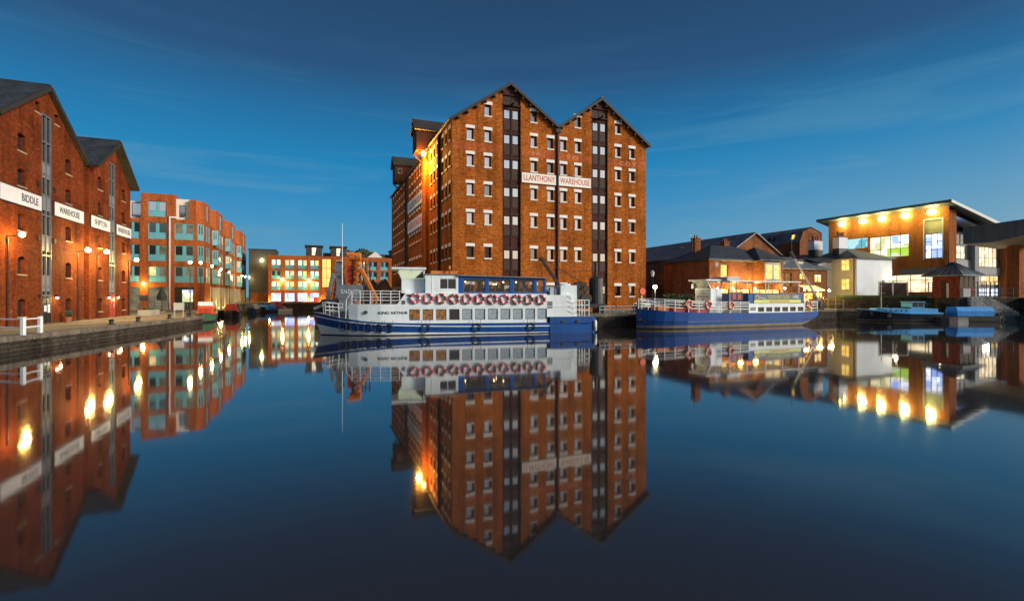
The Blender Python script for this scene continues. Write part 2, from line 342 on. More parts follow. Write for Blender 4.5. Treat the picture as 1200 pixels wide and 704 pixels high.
def inst(name, me, parent=None, loc=(0, 0, 0), rz=0., rx=0.):
    o = bpy.data.objects.new(name, me); COL.objects.link(o); o.parent = parent; o.location = loc; o.rotation_euler = (rx, 0, rz)
    return o
def tag(o, label, cat, group=None, kind=None):
    if label: o['label'] = label
    if cat: o['category'] = cat
    if group: o['group'] = group
    if kind: o['kind'] = kind
    return o
def thing(name, label, cat, loc=(0, 0, 0), rz=0., group=None):
    o = bpy.data.objects.new(name, None); COL.objects.link(o); o.location = loc; o.rotation_euler = (0, 0, rz); o.empty_display_size = .3
    return tag(o, label, cat, group)
def copy_thing(src, label, loc, rz=0.):
    def cp(o, par):
        c = o.copy(); COL.objects.link(c); c.parent = par
        for ch in list(o.children): cp(ch, c)
        return c
    c = cp(src, None); c.location = loc; c.rotation_euler = (0, 0, rz); c['label'] = label
    return c
def pt(parent, loc, power, col, r=.15, spot=None, rot=None):
    l = bpy.data.lights.new('light', 'SPOT' if spot else 'POINT'); l.energy = power; l.color = col; l.shadow_soft_size = r
    if spot: l.spot_size = R(spot); l.spot_blend = .7
    o = bpy.data.objects.new('light', l); COL.objects.link(o); o.parent = parent; o.location = loc
    if rot: o.rotation_euler = rot
    return o
def text(name, s, parent, loc, width, height, mat, rz=0., depth=.012, bold=.012):
    c = bpy.data.curves.new(name, 'FONT'); c.body = s; c.align_x = 'CENTER'; c.align_y = 'CENTER'; c.extrude = depth; c.size = 1
    c.offset = bold; c.materials.append(M[mat]); o = bpy.data.objects.new(name, c); COL.objects.link(o)
    bpy.context.view_layer.update(); me = bpy.data.meshes.new_from_object(o.evaluated_get(bpy.context.evaluated_depsgraph_get()))
    bpy.data.objects.remove(o); bpy.data.curves.remove(c); o = bpy.data.objects.new(name, me); COL.objects.link(o)
    bpy.context.view_layer.update(); dx, dy = max(o.dimensions.x, .01), max(o.dimensions.y, .01)
    o.parent = parent; o.location = loc; o.rotation_euler = (R(90), 0, rz); o.scale = (width / dx, height / dy, 1)
    return o
ORD = ['first', 'second', 'third', 'fourth', 'fifth', 'sixth', 'seventh', 'eighth', 'ninth', 'tenth', 'eleventh', 'twelfth', 'thirteenth', 'fourteenth']

def wall(mb, x0, x1, z0, top, opens, depth=.3, mi=0, y=0., rmi=None):
    """a wall in the plane y, seen from -y; top = [(x,z)...]; opens = (xa, xb, za, zb, arch rise); reveals run back to y+depth"""
    rmi = mi if rmi is None else rmi
    def tz(x):
        for (a, za), (b, zb) in zip(top, top[1:]):
            if a - 1e-6 <= x <= b + 1e-6: return za + (zb - za) * (x - a) / (b - a)
        return top[-1][1]
    xs = sorted({round(v, 4) for v in [x0, x1] + [p[0] for p in top if x0 < p[0] < x1] + [v for o in opens for v in o[:2]]})
    zs = sorted({round(v, 4) for v in [z0, max(p[1] for p in top)] + [v for o in opens for v in o[2:4]]})
    for a, b in zip(xs, xs[1:]):
        ta, tb = tz(a + 1e-5), tz(b - 1e-5)
        for c, d in zip(zs, zs[1:]):
            mx, mz = (a + b) / 2, (c + d) / 2
            if any(o[0] < mx < o[1] and o[2] < mz < o[3] for o in opens): continue
            if c >= max(ta, tb) - 1e-6: continue
            if d <= min(ta, tb) + 1e-6: mb.quad((a, y, c), (b, y, c), (b, y, d), (a, y, d), mi); continue
            poly = [(a, c), (b, c), (b, d), (a, d)]; out = []
            f = lambda p: (ta + (tb - ta) * (p[0] - a) / (b - a)) - p[1]
            for p, q in zip(poly, poly[1:] + poly[:1]):
                fp, fq = f(p), f(q)
                if fp >= 0: out.append(p)
                if fp * fq < 0: t = fp / (fp - fq); out.append((p[0] + (q[0] - p[0]) * t, p[1] + (q[1] - p[1]) * t))
            if len(out) > 2: mb.add([(p[0], y, p[1]) for p in out], [list(range(len(out)))], mi)
    for o in opens:
        a, b, c, d = o[:4]; e = y + depth
        mb.quad((a, y, c), (a, e, c), (a, e, d), (a, y, d), rmi); mb.quad((b, y, c), (b, y, d), (b, e, d), (b, e, c), rmi)
        mb.quad((a, y, d), (a, e, d), (b, e, d), (b, y, d), rmi); mb.quad((a, y, c), (b, y, c), (b, e, c), (a, e, c), rmi)
        if len(o) > 4 and o[4]:
            n = 6; pts = [(a + (b - a) * i / n, d - o[4] * (2 * i / n - 1) ** 2) for i in range(n + 1)]
            for (p, zp), (q, zq) in zip(pts, pts[1:]): mb.quad((p, y, zp), (q, y, zq), (q, y, d), (p, y, d), mi); mb.quad((p, y, zp), (p, e, zp), (q, e, zq), (q, y, zq), rmi)
    return mb
def roof_slab(mb, a, b, c, d, t=.18, mi=0):
    """a tilted slab: a,b on the eave, c,d on the ridge"""
    a, b, c, d = map(Vector, (a, b, c, d)); n = (b - a).cross(d - a).normalized()
    if n.z < 0: n = -n
    lo = [p - n * t for p in (a, b, c, d)]
    vs = [a, b, c, d] + lo
    return mb.add(vs, [(0, 1, 2, 3), (7, 6, 5, 4), (0, 4, 5, 1), (1, 5, 6, 2), (2, 6, 7, 3), (3, 7, 4, 0)], mi)
_cache = {}
def cached(key, fn):
    if key not in _cache: _cache[key] = fn()
    return _cache[key]
def framebars(mb, w_, h_, t=.07, d=.06, mull=(), trans=(), y=0.):
    mb.box(-w_ / 2, -w_ / 2 + t, y, y + d, 0, h_).box(w_ / 2 - t, w_ / 2, y, y + d, 0, h_).box(-w_ / 2 + t, w_ / 2 - t, y, y + d, 0, t).box(-w_ / 2 + t, w_ / 2 - t, y, y + d, h_ - t, h_)
    for m_ in mull: mb.box(m_ - t / 2, m_ + t / 2, y + .004, y + d - .004, t, h_ - t)
    for z in trans: mb.box(-w_ / 2 + t, w_ / 2 - t, y + .008, y + d - .008, z - t / 2, z + t / 2)
    return mb
def window(parent, loc, w_, h_, pane, frame='frame_dark', lintel=None, sill=None, sillm='sill', dep=.2, rz=0., mull=(), trans=(), t=.07, wob=.012):
    """a window: frame mesh, with pane, lintel and sill under it; loc is the middle of the opening's foot on the wall face"""
    fr = inst('window', cached(('f', w_, h_, frame, mull, trans, dep, t), lambda: framebars(MB(), w_, h_, t, .06, mull, trans, dep - .04).mesh('window', frame)), parent, loc, rz)
    pn = inst('pane', cached(('p', w_, h_, pane), lambda: MB().box(-w_ / 2 + .02, w_ / 2 - .02, 0, .02, .02, h_ - .02).mesh('pane', pane)), fr, (0, dep, 0), random.uniform(-wob, wob), random.uniform(-wob, wob))
    if lintel: inst('lintel', cached(('l', w_, lintel), lambda: MB().box(-w_ / 2 - .16, w_ / 2 + .16, -.035, .08, 0, lintel).mesh('lintel', 'lintel')), fr, (0, 0, h_))
    if sill: inst('sill', cached(('s', w_, sill, sillm), lambda: MB().box(-w_ / 2 - .10, w_ / 2 + .10, -.07, dep - .05, -sill, 0).mesh('sill', sillm)), fr, (0, 0, 0))
    return fr
ANG = math.atan2(.365, .931)          # the west quay's warehouse front
AE = math.atan2(.931, -.365)          # the east quay's fronts

# ------------------------------------------------------------------ water and quays
def water():
    m, nt, b = base_mat('water_surface'); L = nt.links.new
    b.inputs['Base Color'].default_value = (.025, .021, .021, 1); b.inputs['Roughness'].default_value = .045; b.inputs['IOR'].default_value = 1.76
    b.inputs['Specular Tint'].default_value = (1, .95, .88, 1)
    t = nt.nodes.new('ShaderNodeTexCoord'); n = nt.nodes.new('ShaderNodeTexNoise'); n.inputs['Scale'].default_value = .55; n.inputs['Detail'].default_value = 3
    L(t.outputs['Object'], n.inputs['Vector'])
    u = nt.nodes.new('ShaderNodeBump'); u.inputs['Strength'].default_value = .05; u.inputs['Distance'].default_value = .05; L(n.outputs['Fac'], u.inputs['Height']); L(u.outputs[0], b.inputs['Normal'])
    n2 = nt.nodes.new('ShaderNodeTexNoise'); n2.inputs['Scale'].default_value = .06; n2.inputs['Detail'].default_value = 4; L(t.outputs['Object'], n2.inputs['Vector'])
    mr = nt.nodes.new('ShaderNodeMapRange'); mr.inputs[1].default_value = .35; mr.inputs[2].default_value = .65; mr.inputs[3].default_value = .028; mr.inputs[4].default_value = .062; L(n2.outputs['Fac'], mr.inputs[0]); L(mr.outputs[0], b.inputs['Roughness'])
    M['water_surface'] = m
    me = MB().quad((-120, -120, 0), (160, -120, 0), (160, 200, 0), (-120, 200, 0)).build('water', 'water_surface')
    tag(me, None, None, kind='structure')
def clear_glass():
    m = bpy.data.materials.new('pane_clear'); m.use_nodes = True; nt = m.node_tree; nt.nodes.clear()
    tr = nt.nodes.new('ShaderNodeBsdfTransparent'); tr.inputs[0].default_value = (.80, .78, .76, 1); g = nt.nodes.new('ShaderNodeBsdfGlossy'); g.inputs['Roughness'].default_value = .05; g.inputs[0].default_value = (.8, .85, .9, 1)
    f = nt.nodes.new('ShaderNodeFresnel'); f.inputs[0].default_value = 1.7; mx = nt.nodes.new('ShaderNodeMixShader'); o = nt.nodes.new('ShaderNodeOutputMaterial')
    nt.links.new(f.outputs[0], mx.inputs[0]); nt.links.new(tr.outputs[0], mx.inputs[1]); nt.links.new(g.outputs[0], mx.inputs[2]); nt.links.new(mx.outputs[0], o.inputs[0]); M['pane_clear'] = m
clear_glass()
water()
ZE, ZW, ZF, ZT = .92, 1.45, 1.76, 3.0
e_edge = [(-26, -60), (-27, 5), (-28.4, 28), (-31.9, 43.5), (-34.7, 54.2), (-35.6, 57.5), (-38.6, 60), (-43, 71), (-47.5, 82), (-54, 98), (-58.5, 110)]
w_edge = [(-30, 121), (-29.5, 98), (-28.5, 85), (-15.8, 72), (-9.7, 56.3), (-6, 47.2), (9.2, 50.2), (33.2, 62.7), (44, 67.6), (57.2, 67.0)]
def quay(name, edge, outer, z, cap):
    poly = edge + outer
    tag(MB().prism(poly, -1.5, z - .004, 0, 1).build(name, ['stone_wall', 'paving']), None, None, kind='structure')
    mb = MB()
    for (a, b), (c, d) in zip(edge, edge[1:]):       # coping stones along the edge, proud of the wall
        dv = Vector((c - a, d - b, 0)).normalized(); nv = Vector((-dv.y, dv.x, 0)) * cap
        p = [Vector((a, b, 0)) - nv * .06, Vector((c, d, 0)) - nv * .06, Vector((c, d, 0)) + nv * .55, Vector((a, b, 0)) + nv * .55]
        vs = [(q.x, q.y, z - .30) for q in p] + [(q.x, q.y, z + .02) for q in p]
        mb.add(vs, [(0, 1, 5, 4), (1, 2, 6, 5), (2, 3, 7, 6), (3, 0, 4, 7), (4, 5, 6, 7)])
    tag(mb.build(name + '_coping', 'coping_stone'), None, None, kind='structure')
quay('east_quay', e_edge, [(-66, 107.4), (-700, 300), (-700, -60)], ZE, 1)
quay('far_quay', [(-66, 107.2), (-29.6, 121.4)], [(-29, 700), (-700, 700), (-700, 250)], ZF, 1)
quay('west_quay', w_edge, [(90, 67), (700, 67), (700, 700), (-29, 700)], ZW, 1)
# higher ground towards the white house and the college, held by a wall
terr = [(42.5, 73.5), (46.5, 70.6), (57.0, 67.4), (57.4, 64.2), (61.0, 63.9), (61.0, 65.1), (66, 65.0), (67, 61), (140, 55), (700, 40), (700, 700), (42.5, 700)]
tag(MB().prism(terr, -1.5, ZT, 0, 1).build('terrace', ['stone_wall', 'paving']), None, None, kind='structure')
mb = MB()                                            # stone steps going down beside the wall
for i in range(9):
    mb.box(61.0 + i * .41, 61.41 + i * .41, 63.7, 65.0, -1.5, ZT - .02 - i * .22)
mb.box(64.69, 68.5, 62.6, 65.0, -1.5, 1.0)
mb.box(58.5, 60.99, 63.55, 65.0, -1.5, ZT + .12)
tag(mb.build('steps', 'pale_stone'), None, None, kind='structure')
tag(MB().prism([(47, 70.9), (56.6, 68.0), (56.6, 69.6), (47, 72.4)], 2.9, 3.32).build('grass_bank', 'grass'), None, None, kind='structure')

# ------------------------------------------------------------------ the warehouse across the water
G = thing('brick_warehouse', 'big orange brick twin-gabled warehouse with brown loading bays, in the middle across the water', 'warehouse', (-6.87, 57.39, 0), ANG)
Wm, Dm = 26.74, 49.5
top = [(0, 23.6), (7.1, 28.5), (13.44, 24.1), (19.7, 28.5), (Wm, 23.5)]
cols = [2.15, 4.32, 10.25, 12.5, 14.3, 16.35, 22.3, 24.5]
rows = [4.54, 9.02, 13.0, 16.37, 19.75, 22.78]        # tops of the openings
WH, WW = 1.30, .80
ops = []; wins = []
for z in rows:
    for x in cols: wins.append((x, z))
for x in (4.32, 10.25, 16.35, 22.3): wins.append((x, 25.8 if x != 16.35 else 25.9))
for x, z in wins: ops.append((x - WW / 2, x + WW / 2, z - WH, z))
bays = [(6.15, 8.5), (18.35, 20.75)]
for a, b in bays: ops.append((a, b, 2.0, 27.35))
wall(MB(), 0, Wm, 1.2, top, ops, .56).build('front_wall', 'brick_main', G)
for x, z in wins:
    k = 'pane_dark' if z < 5 and x < 24 or (abs(z - 9.02) < .1 and x < 5) else ('pane_mid' if random.random() < .14 else 'pane_sky')
    window(G, (x, 0, z - WH), WW, WH, k, lintel=.36, sill=.18, dep=.40, t=.06)
# flank along the water, seen edge-on
sops = []; swin = []
vcols = [1.15, 2.9, 4.65, 7.4, 9.3, 11.2, 17.4, 19.5, 21.6, 23.7, 25.8, 27.9, 33.6, 36.2, 38.8, 41.4, 44.0, 46.6]
for v in vcols:
    for z in rows: swin.append((v, z)); sops.append((Dm - v - WW / 2, Dm - v + WW / 2, z - WH, z))
wall(MB(), 0, Dm, 1.2, [(0, 23.6), (Dm, 23.6)], sops, .3).build('flank_wall', 'brick_main', G, loc=(0, Dm, 0), rz=R(-90))
far = MB()
n_in = 0
for v, z in swin:
    if n_in < 100 - len(wins):
        window(G, (0, v, z - WH), WW, WH, 'pane_mid', lintel=.40, sill=.20, dep=.24, rz=R(-90), t=.06); n_in += 1
    else:
        far.box(.20, .22, v - WW / 2, v + WW / 2, z - WH, z, 0).box(-.035, .08, v - WW / 2 - .2, v + WW / 2 + .2, z, z + .40, 1).box(-.09, .15, v - WW / 2 - .14, v + WW / 2 + .14, z - WH - .2, z - WH, 1)
tag(far.build('distant_windows', ['pane_mid', 'lintel'], G), None, None, kind='stuff')
MB().quad((Wm, 0, 1.2), (Wm, Dm, 1.2), (Wm, Dm, 23.5), (Wm, 0, 23.5)).add([(0, Dm, 1.2), (Wm, Dm, 1.2)] + [(x, Dm, z) for x, z in top[::-1]], [list(range(7))]).build('rear_wall', 'brick_main', G)
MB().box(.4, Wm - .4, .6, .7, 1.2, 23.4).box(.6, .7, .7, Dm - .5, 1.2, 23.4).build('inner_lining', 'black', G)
mb = MB(); ov = -.45
def gable_roof(mb, xl, xp, xr, zl, zp, zr, y0, y1, t=.2, el=0., er=0.):
    sl = (zp - zl) / (xp - xl); sr = (zp - zr) / (xr - xp)
    roof_slab(mb, (xl - el, y0, zl - sl * el + t), (xl - el, y1, zl - sl * el + t), (xp, y1, zp + t), (xp, y0, zp + t), t - .01)
    roof_slab(mb, (xr + er, y0, zr - sr * er + t), (xr + er, y1, zr - sr * er + t), (xp, y1, zp + t), (xp, y0, zp + t), t - .01)
gable_roof(mb, 0, 7.1, 13.44, 23.6, 28.5, 24.1, -.4, Dm, .22, .5, 0)
gable_roof(mb, 13.44, 19.7, Wm, 24.1, 28.5, 23.5, -.4, Dm, .22, 0, .5)
for x in (7.1, 19.7): mb.cyl((x, -.4, 28.72), (x, Dm, 28.72), .15, n=8)
rf = mb.build('roof', 'slate_brown', G)
mb = MB()                                            # dark barge boards under the verge and the rafter feet
for a, b in (((-.5, 23.25), (7.1, 28.5)), ((7.1, 28.5), (13.44, 24.1)), ((13.44, 24.1), (19.7, 28.5)), ((19.7, 28.5), (Wm + .5, 23.14))):
    mb.bar((a[0], -.46, a[1] + .06), (b[0], -.46, b[1] + .06), .09, .30)
for k in range(1, 7):
    for (xa, za, xb, zb) in ((0, 23.6, 7.1, 28.5), (7.1, 28.5, 13.44, 24.1), (13.44, 24.1, 19.7, 28.5), (19.7, 28.5, Wm, 23.5)):
        f = (k - .4) / 6.4; mb.box(xa + (xb - xa) * f - .12, xa + (xb - xa) * f + .12, -.40, -.003, za + (zb - za) * f - .42, za + (zb - za) * f - .16)
mb.build('bargeboard', 'timber_black', rf)
MB().cyl((13.44, -.14, 1.5), (13.44, -.14, 23.6), .13).box(13.1, 13.8, -.34, -.01, 23.5, 24.0).build('downpipe', 'timber_black', G)
zp = [25.05, 22.05, 19.05, 15.7, 12.3, 8.2, 4.0]
for (a, b) in bays:
    mb = MB(); c = (a + b) / 2; wv = b - a
    mb.box(a, b, .26, .60, 2.0, 27.35)
    for x in (a + .07, c, b - .07): mb.box(x - .07, x + .07, .17, .26, 2.0, 27.35)
    for z in zp: mb.box(a + .14, b - .14, .19, .262, z + .62, z + .95).box(a + .14, b - .14, .20, .263, z - 2.0, z - 1.85)
    pk = (7.1 if a < 10 else 19.7)
    mb.add([(a - .02, -.02, 27.3), (b + .02, -.02, 27.3), (b + .02, -.02, 27.52 if b > 10 else 27.5), (pk, -.02, 28.45), (a - .02, -.02, 27.75 if a < 10 else 27.5)], [(0, 1, 2, 3, 4)])
    mb.box(a - .1, b + .1, -.06, .2, 26.05, 26.2)
    by = mb.build('loading_bay', 'timber_dark', G)
    for i, z in enumerate(zp):
        for x in (a + (c - a) / 2 + .04, c + (b - c) / 2 - .04):
            inst('pane', cached('baypane', lambda: MB().box(-.33, .33, 0, .02, -.48, .48).mesh('pane', 'pane_sky')), by, (x, .215, z), random.uniform(-.012, .012), random.uniform(-.012, .012))
            lv = MB()
            for k in range(9): lv.box(-.40, .40, -.02 - .0, .03, -1.75 + k * .125, -1.68 + k * .125)
            inst('louvre', cached('louvre', lambda: lv.mesh('louvre', 'louvre')), by, (x, .23, z))
    lv = MB()
    for k in range(8): lv.box(a + .16, b - .16, .20, .25, 26.3 + k * .13, 26.37 + k * .13)
    lv.build('louvre', 'louvre', by)
    MB().bar((c, -1.0, 26.15), (c, .2, 26.15), .14, .2).cyl((c, -.9, 26.1), (c, -.9, 25.8), .05).build('hoist_beam', 'timber_black', by)
# old painted band with a trace of its lettering
mb = MB()
for a, b in ((.02, 6.1), (8.55, 13.28), (13.6, 18.3), (20.8, Wm - .02)): mb.box(a, b, -.004, .0, 20.22, 21.12)
bd = mb.build('painted_band', 'painted_brick', G)
for s_, x, wd in (('J A', 10.6, 1.3), ('S O', 15.6, 1.6), ('C O T', 23.8, 2.6)): text('lettering', s_, bd, (x, -.006, 20.66), wd, .46, 'letter_ghost', depth=.002)
# bracing pier and dark pipes on the flank, and the two projecting timber hoist houses
MB().box(-.45, -.003, 12.9, 15.5, 1.2, 23.5).build('pier', 'brick_main', G)
for v in (5.95, 6.5, 15.9, 30.2, 31.8): MB().cyl((-.13, v, 1.4), (-.13, v, 23.5), .12).build('downpipe', 'timber_black', G)
MB().box(-.05, -.003, 30.4, 31.6, 1.2, 23.5).build('recess_panel', 'timber_black', G)  # flat black strip proud of the brick; a gap's shade put into colour
for v0, v1 in ((12.6, 15.5), (32.5, 35.7)):
    mb = MB().box(-1.75, 1.2, v0, v1, 23.3, 26.2)
    vm = (v0 + v1) / 2
    mb.add([(-1.75, v0, 26.2), (-1.75, v1, 26.2), (-1.75, vm, 27.7)], [(0, 1, 2)])
    for x in (-1.78,): mb.box(x, x + .03, v0, v1, 24.5, 24.62)
    for y in (v0 + .2, v1 - .2): mb.bar((-1.6, y, 23.3), (-.05, y, 21.9), .16, .2)
    hh = mb.build('hoist_house', 'timber_dark', G)
    mb = MB()
    roof_slab(mb, (-2.1, v0 - .35, 26.05), (4.6, v0 - .35, 26.05), (4.6, vm, 27.95), (-2.1, vm, 27.95), .14); roof_slab(mb, (-2.1, v1 + .35, 26.05), (4.6, v1 + .35, 26.05), (4.6, vm, 27.95), (-2.1, vm, 27.95), .14)
    mb.build('roof', 'slate_brown', hh)
    if v0 > 20: window(hh, (-.9, v0, 24.6), .7, .9, 'pane_sky', 'panel_grey', dep=.0)
# sign boards: each is a thing fixed to a wall
def board(label, parent_xyz, rz, x0, x1, z0, z1, s, bm, lm, lw, lh, group=None, out=.10, depth=.02, x=None):
    t = thing('sign_board', label, 'sign', parent_xyz, rz, group)
    wd, ht = x1 - x0, z1 - z0
    bp = MB().box(0, wd, -.05, .05, 0, ht).build('panel', bm, t)
    fb = MB().box(-.06, 0, -.07, .05, -.05, ht + .05).box(wd, wd + .06, -.07, .05, -.05, ht + .05).box(0, wd, -.07, .05, ht, ht + .05).box(0, wd, -.07, .05, -.05, 0).build('border', 'frame_dark', t)
    text('lettering', s, t, (wd / 2 if x is None else x, -.056, ht / 2), lw, lh, lm, depth=.006)
    return t
def loc_on(o, rz, x, y, z):
    return (o[0] + math.cos(rz) * x - math.sin(rz) * y, o[1] + math.sin(rz) * x + math.cos(rz) * y, z)
GO = (-6.87, 57.39)
board('long cream board lettered LLANTHONY in red high on the twin-gabled warehouse', loc_on(GO, ANG, 8.62, -.06, 16.98), ANG, 8.62, 13.25, 16.98, 18.2, 'LLANTHONY', 'sign_cream', 'letter_red', 4.2, .72)
board('long cream board lettered WAREHOUSE in red high on the twin-gabled warehouse', loc_on(GO, ANG, 13.62, -.06, 16.98), ANG, 13.62, 18.2, 16.98, 18.2, 'WAREHOUSE', 'sign_cream', 'letter_red', 4.2, .72)
RS = ANG - R(90)
for lab, z, s_, lm in (('upper pale board on the dark flank of the twin-gabled warehouse', 17.0, 'SOLDIERS MUSEUM', 'letter_dark'), ('lower pale board on the dark flank of the twin-gabled warehouse, red words on it', 13.6, 'WATERWAYS MUSEUM', 'letter_red')):
    board(lab, loc_on(GO, ANG, -.06, 29.4, z), RS, 0, 12.8, 0, 1.9, s_, 'sign_white', lm, 11, 1.0)
# sodium lamp under the first hoist house
fl = thing('floodlight', 'bright orange floodlight under the timber hoist house on the warehouse flank', 'lamp', loc_on(GO, ANG, -.9, 11.9, 22.9), ANG)
MB().bar((.85, .2, -.2), (0, 0, -.15), .08).build('bracket', 'black', fl); MB().sphere((0, 0, -.25), .30).build('bulb', 'lamp_sodium', fl, True)
pt(fl, (-.55, .5, -1.2), 8500, (1, .46, .06), .3)

# ------------------------------------------------------------------ the two brick warehouses on the east quay
EO = (-38.1, 40.3)
def east_warehouse(label, x0, x1, c, b0, b1, zt, over, colsx, attic, lowleft=False):
    t = thing('brick_warehouse', label, 'warehouse', (*EO, 0), AE)
    za = 16.05; tp = [(x0, za), (c, zt), (x1, za)]
    tops = [15.5, 12.85, 9.5, 6.2, 3.0]; op = []; wl_ = []
    for x in colsx:
        for z in tops: op.append((x - .53, x + .53, z - 1.35, z, .18)); wl_.append((x, z - 1.35, .0))
    for x, z in attic: op.append((x - .35, x + .35, z - .85, z, .1)); wl_.append((x, z - .85, 1))
    op.append((b0, b1, .9, zt - 2.2))
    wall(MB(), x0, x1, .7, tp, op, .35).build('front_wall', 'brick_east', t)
    for x, z, k in wl_: window(t, (x, 0, z), 1.06 if not k else .7, 1.35 if not k else .85, 'pane_dark', sill=.11, sillm='sill_east', dep=.33, trans=(.6,) if not k else (), mull=(0,), t=.05)
    D = 24
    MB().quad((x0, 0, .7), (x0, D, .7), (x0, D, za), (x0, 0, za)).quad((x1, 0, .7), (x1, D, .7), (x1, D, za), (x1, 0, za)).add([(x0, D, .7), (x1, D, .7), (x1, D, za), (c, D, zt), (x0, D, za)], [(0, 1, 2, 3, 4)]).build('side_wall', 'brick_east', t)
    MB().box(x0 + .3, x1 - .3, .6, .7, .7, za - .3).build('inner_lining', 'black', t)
    mb = MB(); s_ = (zt - za) / (c - x0)
    gable_roof(mb, x0, c, x1, za, zt, za, -over, D, .25, .22, .22)
    mb.cyl((c, -over, zt + .26), (c, D, zt + .26), .14, n=8)
    mb.cyl((x1 + .18, -over, za - .12), (x1 + .18, D, za - .12), .09, n=8)
    rf = mb.build('roof', 'slate', t)
    mb = MB()
    for a, b in (((x0 - .22, za - s_ * .22), (c, zt)), ((c, zt), (x1 + .22, za - s_ * .22))): mb.bar((a[0], -over - .05, a[1] + .08), (b[0], -over - .05, b[1] + .08), .09, .36)
    mb.build('bargeboard', 'timber_black', rf)
    if over > .6:
        mb = MB()
        for a, b in (((x0 - .2, za - s_ * .2), (c, zt)), ((c, zt), (x1 + .2, za - s_ * .2))): mb.add([(a[0], -over, a[1] - .02), (b[0], -over, b[1] - .02), (b[0], .0, b[1] - .02), (a[0], 0, a[1] - .02)], [(0, 1, 2, 3)])
        mb.build('soffit', 'timber_black', rf)
    # loading bay: grey panels and dark glazing, a door at the foot
    bw = b1 - b0; bm_ = (b0 + b1) / 2
    mb = MB().box(b0, b0 + .1, .0, .14, .92, zt - 2.2).box(b1 - .1, b1, .0, .14, .92, zt - 2.2).box(bm_ - .05, bm_ + .05, .005, .14, 3.3, zt - 2.2)
    for z in [3.25, 4.0] + [v for tp_ in tops[:4] for v in (tp_ + .35, tp_ - 1.35)] + [zt - 2.28]: mb.box(b0 + .1, b1 - .1, .008, .13, z - .07, z + .07)
    by = mb.build('loading_bay', 'frame_grey', t)
    MB().box(b0 + .05, b1 - .05, .15, .18, .92, zt - 2.2).build('glazing', 'glass_black', by)
    for tp_ in tops[:4]:
        MB().box(b0 + .1, bm_ - .05, .05, .12, tp_ - 2.6, tp_ - 1.42).box(bm_ + .05, b1 - .1, .05, .12, tp_ - 2.6, tp_ - 1.42).build('panel', 'panel_grey', by)
    return t, by, (b0, b1, bm_)
B1, by1, bb1 = east_warehouse('tall brick warehouse with the BIDDLE board and a black door below its grey bay', -5.95, 8.15, 1.1, .28, 1.86, 20.35, .25, (-2.7, 4.95), ((-.40, 18.75), (2.75, 18.75)))
B2, by2, bb2 = east_warehouse('tall brick warehouse with the SHIPTON board, a deep roof overhang and a red door', 9.3, 21.05, 15.25, 14.45, 16.1, 19.9, .75, (12.0, 18.75), ())
MB().box(8.17, 9.28, .45, 1.0, .7, 15.9).build('link_wall', 'brick_dark', B1)
MB().box(-5.9, 8.1, -.05, -.003, .75, 1.05).build('plinth', 'brick_dark', B1)
for x, y, z, r_, b in ((8.35, .2, 15.7, .09, B1), (-4.75, -.1, 7.4, .05, B1), (6.6, -.1, 7.3, .05, B1), (11.1, -.1, 7.5, .05, B2), (20.2, -.1, 7.3, .07, B2)): MB().cyl((x, y, .95), (x, y, z), r_).build('downpipe', 'black', b)
d = framebars(MB(), 1.36, 2.15, .1, .06, (0,), (1.5,)).box(-.6, .6, .03, .05, .1, 2.05).build('door', ['black'], B1, loc=(1.07, -.02, .93))
MB().box(-.5, -.06, -.01, .0, 1.0, 1.5).box(.1, .5, -.01, 0, .9, 1.6).build('notice', 'sign_white', d)
d = MB().box(-.7, .7, .02, .10, 0, 2.5).box(-.05, .05, 0, .02, .1, 2.4).box(-.6, -.1, 0, .02, 1.2, 2.3).box(.1, .6, 0, .02, 1.2, 2.3).box(-.6, -.1, 0, .02, .15, 1.0).box(.1, .6, 0, .02, .15, 1.0).build('door', 'red_door', B2, loc=(15.27, -.05, .93))
MB().cyl((.18, -.05, 1.1), (.18, -.05, 1.4), .03).build('handle', 'galv', d)
for x in (-.25, 2.4):
    for z in (12.2, 7.9): MB().cyl((x, -.06, z), (x, .0, z), .22, n=14).build('tie_plate', 'black', B1)
for lab, x0, x1, s_, lw in (('white board lettered BIDDLE on the brick warehouse beside the water', -5.75, 0.0, 'BIDDLE', 2.4), ('white board lettered WAREHOUSE next to the grey bay of the BIDDLE building', 2.1, 7.85, 'WAREHOUSE', 3.9),
                            ('white board lettered SHIPTON next to the link between the two quay warehouses', 9.5, 14.4, 'SHIPTON', 3.1), ('white board lettered WAREHOUSE on the SHIPTON building, past its loading bay', 16.2, 20.95, 'WAREHOUSE', 3.9)):
    board(lab, loc_on(EO, AE, x0, -.06, 10.05), AE, x0, x1, 10.05, 11.22, s_, 'sign_white', 'letter_dark', lw, .55, 'white name boards on the quay warehouses', x=(4.0 if s_ == 'BIDDLE' else None))
src = None
